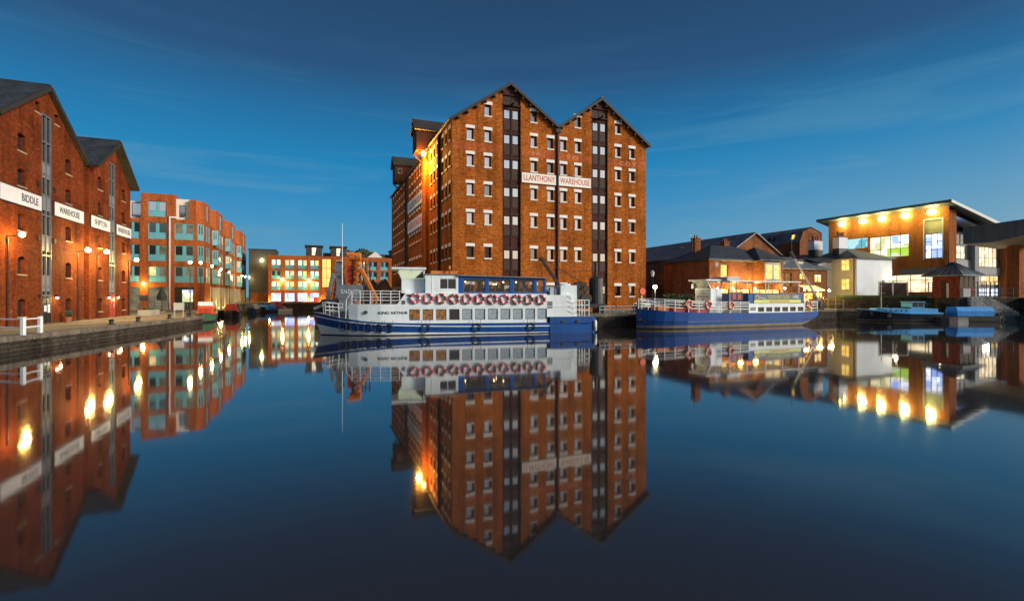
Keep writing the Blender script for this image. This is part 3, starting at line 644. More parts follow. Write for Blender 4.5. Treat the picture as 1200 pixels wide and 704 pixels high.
for i, (x, z, lab) in enumerate(((-4.65, 7.5, 'warm bracket lamp under the BIDDLE board, lit'), (6.62, 7.35, 'lit bracket lamp at the corner of the BIDDLE building by the link'), (11.1, 7.55, 'lit bracket lamp beside the low windows of the SHIPTON building'), (20.2, 7.35, 'lit bracket lamp on the far corner of the SHIPTON building'))):
    l = loc_on(EO, AE, x, 0, z)
    if src is None:
        src = thing('wall_lamp', lab, 'lamp', l, AE, 'bracket lamps on the quay warehouses')
        MB().cyl((0, 0, 0), (0, -.8, .12), .035).bar((0, 0, -.45), (0, -.5, .05), .03).box(-.08, .08, -.03, 0, -.5, .12).build('bracket', 'black', src)
        MB().sphere((0, -.85, .17), .19).build('globe', 'lamp_warm' if i else 'lamp_sodium', src, True)
        k = src
    else:
        k = copy_thing(src, lab, l, AE); k.children[1].data = cached('globe_warm', lambda: MB().sphere((0, -.85, .17), .21).mesh('globe', 'lamp_warm', True))
    pt(k, (0, -1.1, -.30), 620, (1, .56, .14) if i == 0 else (1, .82, .26), .2)
for i, (x, lab) in enumerate(((-.25, 'small black unlit lamp beside the black door of the BIDDLE building'), (2.45, 'small lit lamp beside the black door of the BIDDLE building, nearer the link'), (14.0, 'small lit lamp beside the red door, nearer the link'), (16.6, 'small lit lamp beside the red door, nearer the flats'))):
    t = thing('door_lamp', lab, 'lamp', loc_on(EO, AE, x, 0, 3.2), AE, 'small lamps beside the warehouse doors')
    MB().box(-.07, .07, -.12, 0, -.05, .12).cyl((0, -.16, -.1), (0, -.16, .15), .09, .06).build('housing', 'black', t)
    if i:
        MB().sphere((0, -.16, -.14), .10).build('bulb', 'lamp_small', t, True); pt(t, (0, -.4, -.4), 30, (1, .72, .30), .1)

# ------------------------------------------------------------------ modern flats with turquoise bays
AO = (-51.4, 83.0)
F_ = thing('apartment_block', 'modern red brick flats with turquoise window bays stepping away along the promenade', 'flats', (*AO, 0), ANG)
def teal_win(parent, loc, w_, h_, kind, rz=0., two=True, low=.36, proud=.06):
    """a turquoise panel with a spandrel below and one or two panes above"""
    fr = inst('window_bay', cached(('tw', w_, h_, two, low), lambda: (lambda mb: mb.box(-w_ / 2, w_ / 2, 0, .06, 0, h_).box(-w_ / 2, w_ / 2, -.04, 0, h_ * low - .06, h_ * low).box(-.08, .08, -.03, 0, h_ * low, h_) )(MB()).mesh('window_bay', 'teal')), parent, loc, rz)
    kinds = kind if isinstance(kind, (tuple, list)) else (kind, kind)
    pw = w_ * (.34 if two else .66); ph = h_ * (1 - low) - .22
    for i, x in enumerate((-w_ * .27, w_ * .27) if two else (0,)):
        k = kinds[i % 2]
        inst('pane', cached(('tp', pw, ph, k), lambda: MB().box(-pw / 2, pw / 2, -.02, 0, 0, ph).mesh('pane', k)), fr, (x, 0, h_ * low + .1), random.uniform(-.01, .01))
    return fr
rz4 = [(16.05, 18.56), (12.45, 15.1), (8.9, 11.5), (5.45, 8.05)]
front_ops = []
for i, (a, b) in enumerate(rz4):
    front_ops.append((-7.6, -5.1, a, b))
    if i: front_ops.append((-10.6, -8.7, a, b)); front_ops.append((-15, -12.6, a, b)); front_ops.append((-4.0, -1.25, a, b))
front_ops += [(-12.0, -8.7, 1.0, 4.65), (-7.6, -4.9, 1.0, 4.65), (-4.0, -1.25, 1.0, 4.65)]
mb = MB()
wall(mb, -16, -1.0, .7, [(-16, 15.7), (-8.6, 15.7), (-8.599, 19.75), (-3.95, 19.75), (-3.949, 15.75), (-1.0, 15.75)], front_ops, .25)
mb.quad((-1.0, 0, .7), (0, 1.3, .7), (0, 1.3, 15.75), (-1.0, 0, 15.75))
# penthouse storey over the corner, with its cut-off corner
mb.prism([(-1.95, .0), (-1.0, .02), (-.02, 1.32), (-.02, 6.2), (-1.95, 6.2)], 15.7, 19.05)
mb.prism([(-8.58, .27), (-3.97, .27), (-3.97, 7), (-8.58, 7)], 15.6, 19.74)
mb.box(-8.58, -8.2, .01, .268, 15.6, 19.74).box(-4.3, -3.97, .01, .268, 15.6, 19.74).box(-8.19, -4.31, .01, .268, 18.9, 19.74)
mb.build('front_wall', 'brick_modern', F_)
MB().box(-3.93, -1.97, .7, 6, 15.6, 19.2).box(-16, -8.6, .9, 8, 15.6, 18.5).build('setback', 'white_panel', F_)
window(F_, (-3.0, .7, 16.2), .9, 2.0, 'pane_mid', dep=.0, trans=(.7,))
window(F_, (-9.35, .9, 16.0), 1.3, 2.2, 'pane_sky', dep=.0)
kk = ['pane_teal', 'win_dim', 'pane_mid', 'win_warm', 'pane_dark']
for i, (a, b) in enumerate(rz4):
    h_ = b - a
    teal_win(F_, (-6.35, .16, a), 2.5, h_, [('pane_sky', 'pane_sky'), ('pane_teal', 'pane_teal'), ('pane_dark', 'win_dim'), ('win_warm', 'win_dim')][i])
    if i:
        teal_win(F_, (-9.65, .16, a), 1.9, h_, 'pane_dark'); teal_win(F_, (-13.8, .16, a), 2.4, h_, 'pane_mid')
        teal_win(F_, (-2.63, .10, a), 2.75, h_, [None, ('win_dim', 'win_dim'), ('pane_dark', 'pane_mid'), ('pane_mid', 'win_dim')][i])
        teal_win(F_, (-.42, .56, a), 1.2, h_, 'pane_sky', rz=math.atan2(1.3, 1.0), two=False)
MB().box(-12, -8.7, .22, .25, 1.0, 4.65).build('shop_window', 'win_dim', F_)
MB().box(-7.6, -4.9, .22, .25, 1.0, 4.65).build('shop_window', 'win_dim', F_)
ki = MB().box(-4.0, -1.25, .22, .25, 1.0, 4.65).build('shop_window', 'frame_dark', F_)
MB().box(-2.95, -1.45, .14, .21, 2.25, 4.2).build('lit_pane', 'win_office', ki)
MB().box(-2.95, -1.45, .10, .139, 3.75, 4.25).build('fascia_panel', 'win_cool', ki)
# the long side facing the water: four repeats, each with a white set-back, a brick head block, a bay and tall windows
units = [(6.2, 20.0, 4.6), (20.0, 36.0, 4.9), (36.0, 55.0, 5.6)]
mb = MB(); whites = MB(); dark = MB()
mb.quad((0, 1.3, .7), (0, 6.2, .7), (0, 6.2, 15.75), (0, 1.3, 15.75))
for (y0, y1, sb) in units:
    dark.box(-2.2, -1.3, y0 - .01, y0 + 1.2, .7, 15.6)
    mb.prism([(0, y0 + 1.2), (0, y1), (-3, y1), (-3, y0 + 1.2)], 4.9, 15.75)
    mb.prism([(-.02, y0 + sb + 1.5), (-.02, y1 - .6), (-5, y1 - .6), (-5, y0 + sb), (-1.2, y0 + sb)], 15.7, 19.4)
    whites.box(-5, -1.9, y0 + .8, y0 + sb - .02, 15.6, 19.0)
    for k in (.0, .36, .68, .93): MB().box(-.75, -.02, y0 + 1.2 + (y1 - y0 - 2) * k, y0 + 2.0 + (y1 - y0 - 2) * k, .7, 4.95).build('pier', 'cream_render', F_)  # brick piers in cream: the uplights' brightness is partly put into their colour
mb.quad((-16, 0, .7), (-16, 12, .7), (-16, 12, 15.7), (-16, 0, 15.7)).quad((-16, 12, .7), (-3, 12, .7), (-3, 12, 15.7), (-16, 12, 15.7))
mb.quad((-15.9, .3, 15.65), (-.05, 1.4, 15.65), (-.05, 55, 15.65), (-15.9, 12, 15.65)).quad((0, 55, .7), (-5, 55, .7), (-5, 55, 15.7), (0, 55, 15.7))
mb.build('side_wall', 'brick_modern', F_)
whites.build('setback', 'white_panel', F_)
dark.build('recess_panel', 'dark_cladding', F_)
MB().quad((-3, 6, .7), (-3, 55, .7), (-3, 55, 5), (-3, 6, 5)).build('arcade_wall', 'brick_dark', F_)
side_kinds = ['pane_sky', 'pane_teal', 'win_dim', 'pane_sky', 'win_warm', 'pane_mid']
for (a, b) in rz4[1:]:
    for y in (3.0, 5.0): teal_win(F_, (.03, y, a), .9, b - a, random.choice(side_kinds), rz=R(90), two=False)
teal_win(F_, (.01, 3.6, 16.1), .8, 2.5, 'pane_sky', rz=R(90), two=False)
for ui, (y0, y1, sb) in enumerate(units):
    L_ = y1 - y0
    for i, (a, b) in enumerate(rz4):
        if i:
            k = random.choice(side_kinds)
            by = MB().prism([(-.0, y0 + 1.9), (.75, y0 + 2.4), (.75, y0 + 4.4), (0, y0 + 4.9)], a, b).build('bay', 'teal', F_)
            sl = math.atan2(.5, .75)
            teal_win(by, (.40, y0 + 2.13, a + .02), .78, b - a - .04, k, rz=sl, two=False)
            teal_win(by, (.80, y0 + 3.4, a + .02), 1.7, b - a - .04, random.choice(side_kinds), rz=R(90))
            for fy in (.48, .66, .86): teal_win(F_, (.05, y0 + L_ * fy, a), .95, b - a, random.choice(side_kinds), rz=R(90), two=False)
        else: teal_win(F_, (.03, y0 + L_ * .72, a), .95, b - a + .2, 'pane_sky', rz=R(90), two=False)
    MB().box(-2.9, -2.85, y0 + L_ * .2, y0 + L_ * .9, 1.2, 4.2).build('shop_window', random.choice(['win_warm', 'win_orange', 'win_yellow']), F_)
wp = thing('white_post', 'tall slender white post with a short arm against the red brick flats', 'post', loc_on(AO, ANG, -4.62, -.16, .95), ANG)
MB().box(-.09, .09, -.09, .09, 0, 15.2).build('post', 'white_paint', wp); MB().box(.09, .95, -.09, .09, 14.95, 15.2).build('arm', 'white_paint', wp)
tw = thing('stair_tower', 'plain dark clad tower between the turquoise-bay flats and the far orange flats', 'tower', (-66.2, 125.5, 0), ANG)
MB().box(0, 6.2, 0, 9, 1, 14.9).build('cladding', 'dark_cladding', tw)
MB().box(-.1, 6.3, -.1, 9.1, 14.9, 15.15).build('coping', 'frame_dark', tw)
MB().box(.4, 5.9, -.15, 0, 1.7, 4.2).build('arch_wall', 'brick_pub', tw)

# ------------------------------------------------------------------ the orange flats at the end of the basin
DO = (-59.1, 121.0)
D_ = thing('apartment_block', 'wide orange brick flats at the head of the basin with rows of lit windows', 'flats', (*DO, 0), ANG)
cx = [(.7, 2.8), (3.7, 5.85), (6.6, 8.75), (9.45, 11.5)]
cx2 = [(20.6, 22.7), (23.45, 25.65), (26.5, 28.6), (30.2, 32.2)]
rr = [(9.95, 12.2), (7.4, 9.5), (4.72, 6.85)]
op = [(a, b, c, d) for a, b in cx + cx2 for c, d in rr] + [(a, b, 1.95, 3.95) for a, b in cx + cx2] + [(12.2, 14.35, 5.4, 12.6), (15.5, 17.2, 5.4, 12.4)]
mb = MB(); wall(mb, 0, 34, 1.2, [(0, 13.2), (34, 13.2)], op, .3)
mb.quad((0, 0, 1.2), (0, 14, 1.2), (0, 14, 13.2), (0, 0, 13.2)).quad((0, 14, 1.2), (34, 14, 1.2), (34, 14, 13.2), (0, 14, 13.2)).quad((34, 0, 1.2), (34, 14, 1.2), (34, 14, 13.2), (34, 0, 13.2)).quad((0, .4, 13.1), (34, .4, 13.1), (34, 14, 13.1), (0, 14, 13.1))
mb.build('wall', 'brick_modern', D_)
for i, (a, b) in enumerate(cx + cx2):
    for j, (c, d) in enumerate(rr):
        if i < 4: k = ('pane_dark', 'pane_dark') if (i, j) == (0, 1) else [('win_white', 'win_white'), ('win_warm', 'win_white'), ('win_white', 'win_warm'), ('win_white', 'win_yellow')][(i + j) % 4]
        else: k = ('win_yellow', 'win_warm') if i == 4 and j == 0 else ('pane_mid', 'pane_dark')
        teal_win(D_, ((a + b) / 2, .2, c), b - a, d - c, k)
    MB().box(a, b, .25, .28, 1.95, 3.95).build('shop_window', ['win_cool', 'win_blue', 'win_cool', 'win_blue', 'win_warm', 'pane_mid', 'pane_mid', 'pane_dark'][i], D_)
fr = framebars(MB(), 2.15, 7.2, .1, .08, (0,), (2.4, 4.8)).build('stair_window', 'frame_grey', D_, loc=(13.27, .12, 5.4)); MB().box(-1.05, 1.05, .1, .13, .05, 7.15).build('pane', 'win_yellow', fr)
fr = framebars(MB(), 1.7, 7.0, .1, .08, (), (2.4, 4.8)).build('stair_window', 'frame_grey', D_, loc=(16.35, .12, 5.4)); MB().box(-.8, .8, .1, .13, .05, 6.95).build('pane', 'win_warm', fr)
for x0, x1, zt in ((8.15, 12.5, 15.9), (14.0, 18.3, 15.85), (29.2, 33, 15.4)):
    h_ = MB().box(x0 + .3, x1 - .3, .6, 6, 12.9, zt - .25).build('penthouse', 'dark_cladding', D_)
    MB().box(x0, x1, .2, 6.3, zt - .25, zt + .05).build('roof', 'frame_dark', h_)
    if x0 < 20: window(h_, ((x0 + x1) / 2 + .2, .6, 13.4), 1.5, 2.0, 'win_white', 'frame_grey', dep=0, trans=(.7,))
MB().box(12.5, 29, 2.0, 8, 13.0, 14.25).build('roof_storey', 'dark_cladding', D_)
MB().yprism([(23.2, 13.25), (27.1, 13.25), (25.2, 14.8)], .1, 2).build('gable', 'white_panel', D_)
MB().box(10.25, 11.6, -.3, -.05, 1.7, 3.0).build('notice', 'red_paint', D_)
for i, (x, z) in enumerate(((3.2, 7.2), (9.1, 7.1))):
    t = thing('wall_lamp', ['bright lamp on the far orange flats nearer the dark tower', 'bright lamp on the far orange flats nearer the dredger'][i], 'lamp', loc_on(DO, ANG, x, 0, z), ANG, 'lamps on the far flats')
    MB().cyl((0, 0, 0), (0, -.5, 0), .04).build('bracket', 'black', t); MB().sphere((0, -.6, 0), .3).build('globe', 'lamp_warm', t, True); pt(t, (0, -1.2, -.6), 420, (1, .72, .25), .3)
for i, x in enumerate((.4, 9.1, 12.0, 19.2)):
    t = thing('wall_uplight', ['low uplight at the dark tower end of the far flats', 'low uplight between the shop windows of the far flats', 'low uplight under the lit stair window of the far flats', 'low uplight on the far flats behind the dredger'][i], 'lamp', loc_on(DO, ANG, x, -.8, ZF + .02), ANG, 'uplights on the far flats')
    MB().cyl((0, 0, 0), (0, 0, .2), .18).build('housing', 'black', t); MB().cyl((0, 0, .201), (0, 0, .23), .14).build('lens', 'lamp_small', t); pt(t, (0, .1, .6), 200, (1, .78, .30), .2)
t = thing('wall_lamp', 'round yellow lamp high on the dark clad tower', 'lamp', loc_on((-66.2, 125.5), ANG, 3.0, 0, 12.3), ANG)
MB().cyl((0, 0, 0), (0, -.3, 0), .05).build('bracket', 'black', t); MB().sphere((0, -.45, 0), .33).build('globe', 'lamp_yellow', t, True); pt(t, (0, -1.1, -.5), 160, (1, .85, .35), .3)
def leafy(mb, c, r, n, size, sq=.8, seed=1):
    rd = random.Random(seed)
    lobes = [(Vector((rd.gauss(0, .45), rd.gauss(0, .45), rd.uniform(-.5, .6) * sq)), rd.uniform(.35, .6)) for _ in range(9)]
    for _ in range(n):
        o, q = rd.choice(lobes); d = Vector((rd.gauss(0, 1), rd.gauss(0, 1), rd.gauss(0, 1))).normalized() * q * rd.uniform(.7, 1)
        p = Vector(c) + (o + Vector((d.x, d.y, d.z * sq))) * r; a = Vector((rd.gauss(0, 1), rd.gauss(0, 1), rd.gauss(0, 1))).normalized(); b = a.orthogonal().normalized() * size * .6; a = a * size * rd.uniform(.6, 1.2)
        mb.quad(p - a, p - b, p + a, p + b, rd.choice((0, 0, 1)))
    return mb
t = thing('tree', 'round green tree showing above the roof of the far orange flats', 'tree', (-46.5, 152, ZF))
leafy(MB(), (0, 0, 11.5), 5.2, 2600, .55, .75, 5).build('crown', ['leaf', 'leaf_dark'], t); MB().cyl((0, 0, 0), (.2, 0, 9), .4, .2).cyl((.1, 0, 6), (2, .4, 10), .15, .06).cyl((.1, 0, 5), (-1.8, -.3, 9.5), .15, .06).build('trunk', 'bark', t)

# ------------------------------------------------------------------ promenade lamps and furniture on the east quay
lamps = [(-36.75, 57.0, 7.05, 'nearest tall lamp post on the promenade, by the notice board'), (-44.9, 72.0, 8.0, 'tall lamp post at the cut-off corner of the flats, behind the orange narrowboat'), (-46.9, 78.0, 7.9, 'tall lamp post beyond the orange narrowboat'), (-51.3, 88.0, 7.9, 'tall lamp post where the second dark narrowboat lies'),
         (-55.5, 98.0, 7.9, 'tall lamp post by the tarpaulined boats'), (-62.3, 115.2, 7.9, 'tall lamp post near the far end of the promenade'), (-64.2, 120.2, 7.9, 'last tall lamp post but one before the dark tower'), (-65.6, 124.6, 7.9, 'last tall lamp post on the promenade, under the dark tower')]
src = None
for i, (x, y, z, lab) in enumerate(lamps):
    if src is None:
        src = thing('street_lamp', lab, 'street lamp', (x, y, ZE), 0, 'lamp posts along the promenade')
        MB().cyl((0, 0, 0), (0, 0, 1.1), .11, .09).cyl((0, 0, 1.1), (0, 0, z - ZE - .25), .06, .045).build('post', 'frame_dark', src); MB().sphere((0, 0, z - ZE), .17).build('globe', 'lamp_warm', src, True); k = src
        MB().cyl((0, 0, z - ZE + .14), (0, 0, z - ZE + .28), .22, .06).build('cap', 'frame_dark', src)
    else:
        k = copy_thing(src, lab, (x, y, ZE + z - 7.9 + .0))
        k.location.z = z - (7.05 - ZE)
        if abs(k.location.z - ZE) > .05:
            k.location.z = ZE; dz = z - ZE
            k.children[0].data = cached(('lp', round(dz, 2)), lambda: MB().cyl((0, 0, 0), (0, 0, 1.1), .11, .09).cyl((0, 0, 1.1), (0, 0, dz - .25), .06, .045).mesh('post', 'frame_dark'))
            for c in k.children[1:]: c.location.z = dz - (7.05 - ZE)
    pt(k, (0, 0, z - ZE - .55), 220, (1, .72, .24), .2)
ups = [(1.0, 2.6), (1.0, 5.2), (1.0, 8.3), (1.0, 12.6), (1.0, 22.2), (1.0, 26.8), (1.0, 38.0), (1.0, 43.4), (1.0, 53.3)]
for i, (dx, y) in enumerate(ups):
    t = thing('wall_uplight', f'ground uplight washing a brick pier of the flats, {ORD[i]} along from the notice board', 'lamp', loc_on(AO, ANG, dx, y, ZE + .0), ANG, 'uplights along the flats')
    MB().cyl((0, 0, 0), (0, 0, .14), .16).build('housing', 'black', t); MB().cyl((0, 0, .141), (0, 0, .16), .12).build('lens', 'lamp_small', t); pt(t, (-.2, 0, .75), 150, (1, .70, .22), .15)
t = thing('wall_lamp', 'round white lamp low on the orange-lit corner of the flats beside the dark board', 'lamp', loc_on(AO, ANG, -8.15, 0, 5.2), ANG)
MB().cyl((0, 0, 0), (0, -.2, 0), .05).build('bracket', 'black', t); MB().sphere((0, -.3, 0), .18).build('globe', 'lamp_warm', t, True); pt(t, (0, -1.0, -.4), 260, (1, .62, .14), .2)
t = tag(MB().box(-.55, .55, -.06, .06, 0, .75).build('notice_sign', 'letter_dark', None, loc=loc_on(AO, ANG, -8.15, -.08, 2.6), rz=ANG), 'small dark notice fixed to the orange-lit corner of the flats', 'sign')
def railing(label, pts, h, n, post, mat='white_paint', r=.03, grp=None, name='railing', pr=None, flat=None):
    p0 = Vector(pts[0]); t = thing(name, label, 'railing', p0, 0, grp); pr = pr or r * 1.4
    q = [Vector(p) - p0 for p in pts]
    for k in range(n):
        z = h * (k + 1) / n; mb = MB()
        for a, b in zip(q, q[1:]):
            if flat: mb.bar(a + Vector((0, 0, z - .05)), b + Vector((0, 0, z - .05)), flat[0], flat[1])
            else: mb.cyl(a + Vector((0, 0, z)), b + Vector((0, 0, z)), r, n=6)
        mb.build('rail', mat, t)
    for a, b in zip(q, q[1:]):
        m_ = max(1, round((b - a).length / post))
        for i in range(m_ + (1 if (b - q[-1]).length < 1e-6 else 0)):
            p = a + (b - a) * i / m_; inst('post', cached(('post', h, pr, mat), lambda: MB().box(-pr, pr, -pr, pr, 0, h + .06).mesh('post', mat)), t, p)
    return t
# white barrier close to the water
rl = railing('white timber barrier on the quay edge in front of the BIDDLE building', [(-37.5, 31.2, ZE), (-28.6, 29.2, ZE), (-29.2, 30.9, ZE)], .98, 2, 4.3, 'white_paint', .04, pr=.09, flat=(.05, .08))
src = None
for i, (x, y) in enumerate(((-32.1, 40.0), (-33.4, 44.6), (-35.0, 51.0), (-36.0, 55.5))):
    lab = ['iron mooring bollard on the quay before the link between the warehouses', 'iron mooring bollard on the quay in front of the red door', 'iron mooring bollard on the quay past the end of the SHIPTON building', 'iron mooring bollard on the quay near the notice board'][i]
    if src is None:
        src = thing('mooring_bollard', lab, 'bollard', (x, y, ZE), 0, 'bollards along the east quay')
        MB().cyl((0, 0, 0), (0, 0, .05), .30, n=14).cyl((0, 0, .05), (0, 0, .32), .16, .13, 14).build('body', 'black', src); MB().sphere((0, 0, .35), .2, 14, 8, sz=.6).build('cap', 'black', src, True)
    else: copy_thing(src, lab, (x, y, ZE))
t = thing('planter', 'low pale stone planter beyond the end of the SHIPTON building', 'planter', (-44.0, 60.5, ZE), AE)
MB().box(-1.6, 1.6, -.7, .7, 0, .62).build('trough', 'concrete', t); leafy(MB(), (0, 0, .7), .55, 160, .1, .4, 3).build('plant', ['leaf', 'leaf_dark'], t)
t = thing('plant_pot', 'terracotta pot with a small shrub by the black door', 'plant pot', loc_on(EO, AE, 3.0, -.7, ZE))
MB().cyl((0, 0, 0), (0, 0, .45), .2, .28, 12).build('pot', 'terracotta', t); leafy(MB(), (0, 0, .75), .4, 160, .09, 1., 4).build('plant', ['leaf', 'leaf_dark'], t)
t = thing('parasol', 'closed black parasol on the terrace of the flats', 'parasol', (-49.8, 71, ZE))
MB().cyl((0, 0, 0), (0, 0, 3.6), .05).build('pole', 'black', t); MB().cyl((0, 0, 1.7), (0, 0, 2.2), .55, .62, 10).cyl((0, 0, 2.2), (0, 0, 3.7), .62, .05, 10).build('canopy', 'parasol_cloth', t); MB().cyl((0, 0, 0), (0, 0, .12), .4, n=14).build('base', 'concrete', t)
railing('dark terrace railing in front of the flats', [(-55.5, 74.5, ZE), (-50.5, 76.6, ZE), (-46.5, 72.5, ZE)], 1.3, 3, 1.6, 'frame_grey', .03)
t = thing('notice_board', 'grey notice board on two legs near the moored boats', 'notice board', (-36.7, 55.0, ZE), R(12))
MB().box(-.52, .52, -.03, .03, .75, 1.55).build('panel', 'galv', t)
for x in (-.42, .42): MB().box(x - .03, x + .03, -.04, .04, 0, 1.6).build('leg', 'galv', t)

# ------------------------------------------------------------------ boats
def smooth_between(tab, x):
    for (a, va), (b, vb) in zip(tab, tab[1:]):
        if x <= b: return va + (vb - va) * max(0, (x - a)) / (b - a)
    return tab[-1][1]
def hull_mesh(xs, half, keel, levels, sheer, mats, flare, name='hull', transom=True, deck=1, rake=0.):
    """lofted hull: half(x) at the sheer, levels = list of functions z(x) from below water to the sheer, one material per strip"""
    mb = MB(); n = len(levels)
    rings = []
    for x in xs:
        zs = sheer(x); ring = []
        for s_ in (-1, 1):
            side = []
            for lv in levels:
                z = min(lv(x), zs); f = 1 - flare(x) * (1 - max(0, min(1, (z + .3) / (zs + .3)))) ** 1.5
                xx = x + rake * max(0, 1 - x / 2.5) * (1 - max(-.2, z) / zs)
                side.append((xx, s_ * half(x) * f, z))
            ring.append(side)
        rings.append(ring)
    for a, b in zip(rings, rings[1:]):
        for s_ in (0, 1):
            for k in range(n - 1): mb.quad(a[s_][k], b[s_][k], b[s_][k + 1], a[s_][k + 1], k)
        mb.quad(a[0][-1], b[0][-1], b[1][-1], a[1][-1], n - 1)
        mb.quad(a[0][0], b[0][0], b[1][0], a[1][0], 0)
    for r_ in (rings[0], rings[-1]):
        for k in range(n - 1): mb.quad(r_[0][k], r_[1][k], r_[1][k + 1], r_[0][k + 1], k)
    return mb.mesh(name, mats)
def lerp_f(tab): return lambda x: smooth_between(tab, x)
# --- the long white and blue passenger boat
A1_ = math.atan2(5, 22.6)
P1 = (-15.2 - math.sin(A1_) * 2.4 - .25, 39.0 + math.cos(A1_) * 2.4)
S1 = thing('passenger_boat', 'long white passenger boat with a blue hull band and a blue glazed saloon', 'boat', (*P1, 0), A1_)
xs = [-.5, -.2, .2, .8, 1.6, 2.5, 3.6, 5, 6.5, 8.5, 11, 14, 17, 19.19]
half = lerp_f([(-.5, .05), (-.2, .42), (.2, .80), (.8, 1.2), (1.6, 1.6), (2.5, 1.92), (3.6, 2.18), (5, 2.36), (6.5, 2.4), (17, 2.4), (19.2, 2.38), (23.1, 2.2)])
sheer = lerp_f([(-.5, 1.92), (.6, 1.72), (1.8, 1.46), (3.6, 1.2), (5.4, 1.06), (8.5, .97), (19.2, .92)])
whitetop = lerp_f([(-.5, .92), (1.0, .66), (3.0, .40), (6, .27), (12.6, .17), (19.2, .13)])
stripe = lerp_f([(-.5, 1.60), (1.8, 1.22), (4.4, .93), (8.5, .76), (12.6, .68), (19.2, .65)])
hm = hull_mesh(xs, half, -.4, [lambda x: -.4, lambda x: .07, whitetop, lambda x: stripe(x) - .05, lambda x: stripe(x) + .035, sheer], sheer, ['black', 'ship_white', 'ship_blue', 'ship_white', 'ship_blue', 'panel_grey'], lerp_f([(0, .75), (2, .45), (5, .16), (9, .06), (20, .05)]), rake=.55)
inst('hull', hm, S1)
mb = MB()                                            # squarer blue stern
mb.prism([(19.2, -2.40), (23.1, -2.28), (23.5, -1.9), (23.5, 1.9), (23.1, 2.28), (19.2, 2.40)], -.4, 1.40, 0, 2)
mb.box(19.15, 23.0, -2.43, -2.3, .86, .90, 1)
st = mb.build('stern', ['ship_blue', 'ship_blue_light', 'panel_grey'], S1)
for x in (20.4, 21.75): MB().cyl((x, -2.36, 1.0), (x, -2.45, 1.0), .16, n=14).cyl((x, -2.44, 1.0), (x, -2.46, 1.0), .11, n=14, mi=1).build('porthole', ['frame_grey', 'black'], st)
# lower cabin: low forward part, sloped step, then the long windowed side
pitch = (18.12 - 7.26) / 10; wx = [(7.26 + i * pitch, 7.26 + i * pitch + .86) for i in range(11)]
HB = 2.22
cabtop = [(2.5, 2.52), (6.31, 2.53), (6.99, 3.48), (18.95, 3.42)]
mb = MB()
for s_ in (-1, 1):
    m2 = MB(); wall(m2, 5.0, 18.95, .9, [(5.0, 2.52), (6.31, 2.53), (6.99, 3.46), (18.95, 3.40)], [(a, b, 1.22, 2.13) for a, b in wx], .06)
    mb.add([(x, s_ * (HB - y), z) for x, y, z in m2.v], m2.f)
    prof = [(2.5, 1.55), (3.2, 1.86), (4.0, 2.06), (5.0, HB)]
    for (a, ha), (b, hb) in zip(prof, prof[1:]): mb.quad((a, s_ * ha, 1.0), (b, s_ * hb, .95), (b, s_ * hb, 2.52), (a, s_ * ha, 2.52))
mb.quad((2.5, -1.55, 1.0), (2.5, 1.55, 1.0), (2.5, 1.55, 2.52), (2.5, -1.55, 2.52))
mb.add([(2.5, -1.55, 2.52), (3.2, -1.86, 2.52), (4, -2.06, 2.52), (5, -HB, 2.52), (6.31, -HB, 2.53), (6.31, HB, 2.53), (5, HB, 2.52), (4, 2.06, 2.52), (3.2, 1.86, 2.52), (2.5, 1.55, 2.52)], [list(range(10))])
mb.quad((6.31, -HB, 2.53), (6.31, HB, 2.53), (6.99, HB, 3.46), (6.99, -HB, 3.46)).quad((6.99, -HB, 3.46), (6.99, HB, 3.46), (18.95, HB, 3.40), (18.95, -HB, 3.40)).quad((18.95, -HB, .9), (18.95, HB, .9), (18.95, HB, 3.4), (18.95, -HB, 3.4))
mb.box(5.0, 18.95, -HB - .02, -HB + .0, 2.31, 2.35)
cab = mb.build('cabin', 'ship_white', S1)
for i, (a, b) in enumerate(wx):
    for s_ in (-1, 1):
        f = inst('window', cached('s1w', lambda: framebars(MB(), .86, .91, .05, .03).mesh('window', 'frame_grey')), cab, ((a + b) / 2, s_ * (HB - .05), 1.22), 0 if s_ < 0 else R(180))
        k = ['win_orange', 'win_orange', 'win_orange', 'pane_dark', 'pane_ship'][min(i, 4)]
        inst('pane', cached(('s1p', k), lambda: MB().box(-.43, .43, .02, .04, 0, .91).mesh('pane', k)), f)
text('lettering', 'KING ARTHUR', S1, (6.0, -HB - .012, 1.84), 2.3, .22, 'letter_dark', bold=.012)
MB().cyl((3.85, -2.02, 1.9), (3.85, -2.08, 1.9), .15, n=16).build('emblem', 'letter_dark', S1)
MB().box(7.05, 7.42, -HB - .02, -HB, 3.2, 3.33).build('vent', 'black', cab); MB().box(6.7, 6.95, -HB - .04, -HB, 2.55, 2.85).build('vent', 'frame_grey', cab)
# wheelhouse with raked windows
wh = MB().box(6.66, 8.56, -1.5, 1.5, 3.46, 4.66).box(6.62, 8.58, -1.54, 1.54, 4.60, 4.66).build('wheelhouse', 'ship_white', S1)
mb = MB()
for s_ in (-1, 1):
    mb.bar((6.7, s_ * 1.46, 4.66), (6.35, s_ * 1.46, 5.42), .09).bar((8.5, s_ * 1.46, 4.66), (8.5, s_ * 1.46, 5.42), .09).bar((7.5, s_ * 1.46, 4.66), (7.4, s_ * 1.46, 5.42), .05)
mb.bar((6.36, -1.46, 5.40), (6.36, 1.46, 5.40), .06).bar((8.5, -1.46, 5.40), (8.5, 1.46, 5.40), .06).bar((7.4, -1.46, 5.40), (7.4, 1.46, 5.40), .05).bar((6.36, -1.46, 5.40), (8.5, -1.46, 5.40), .05).bar((6.36, 1.46, 5.40), (8.5, 1.46, 5.40), .05)
mb.build('window_frame', 'ship_white', wh)
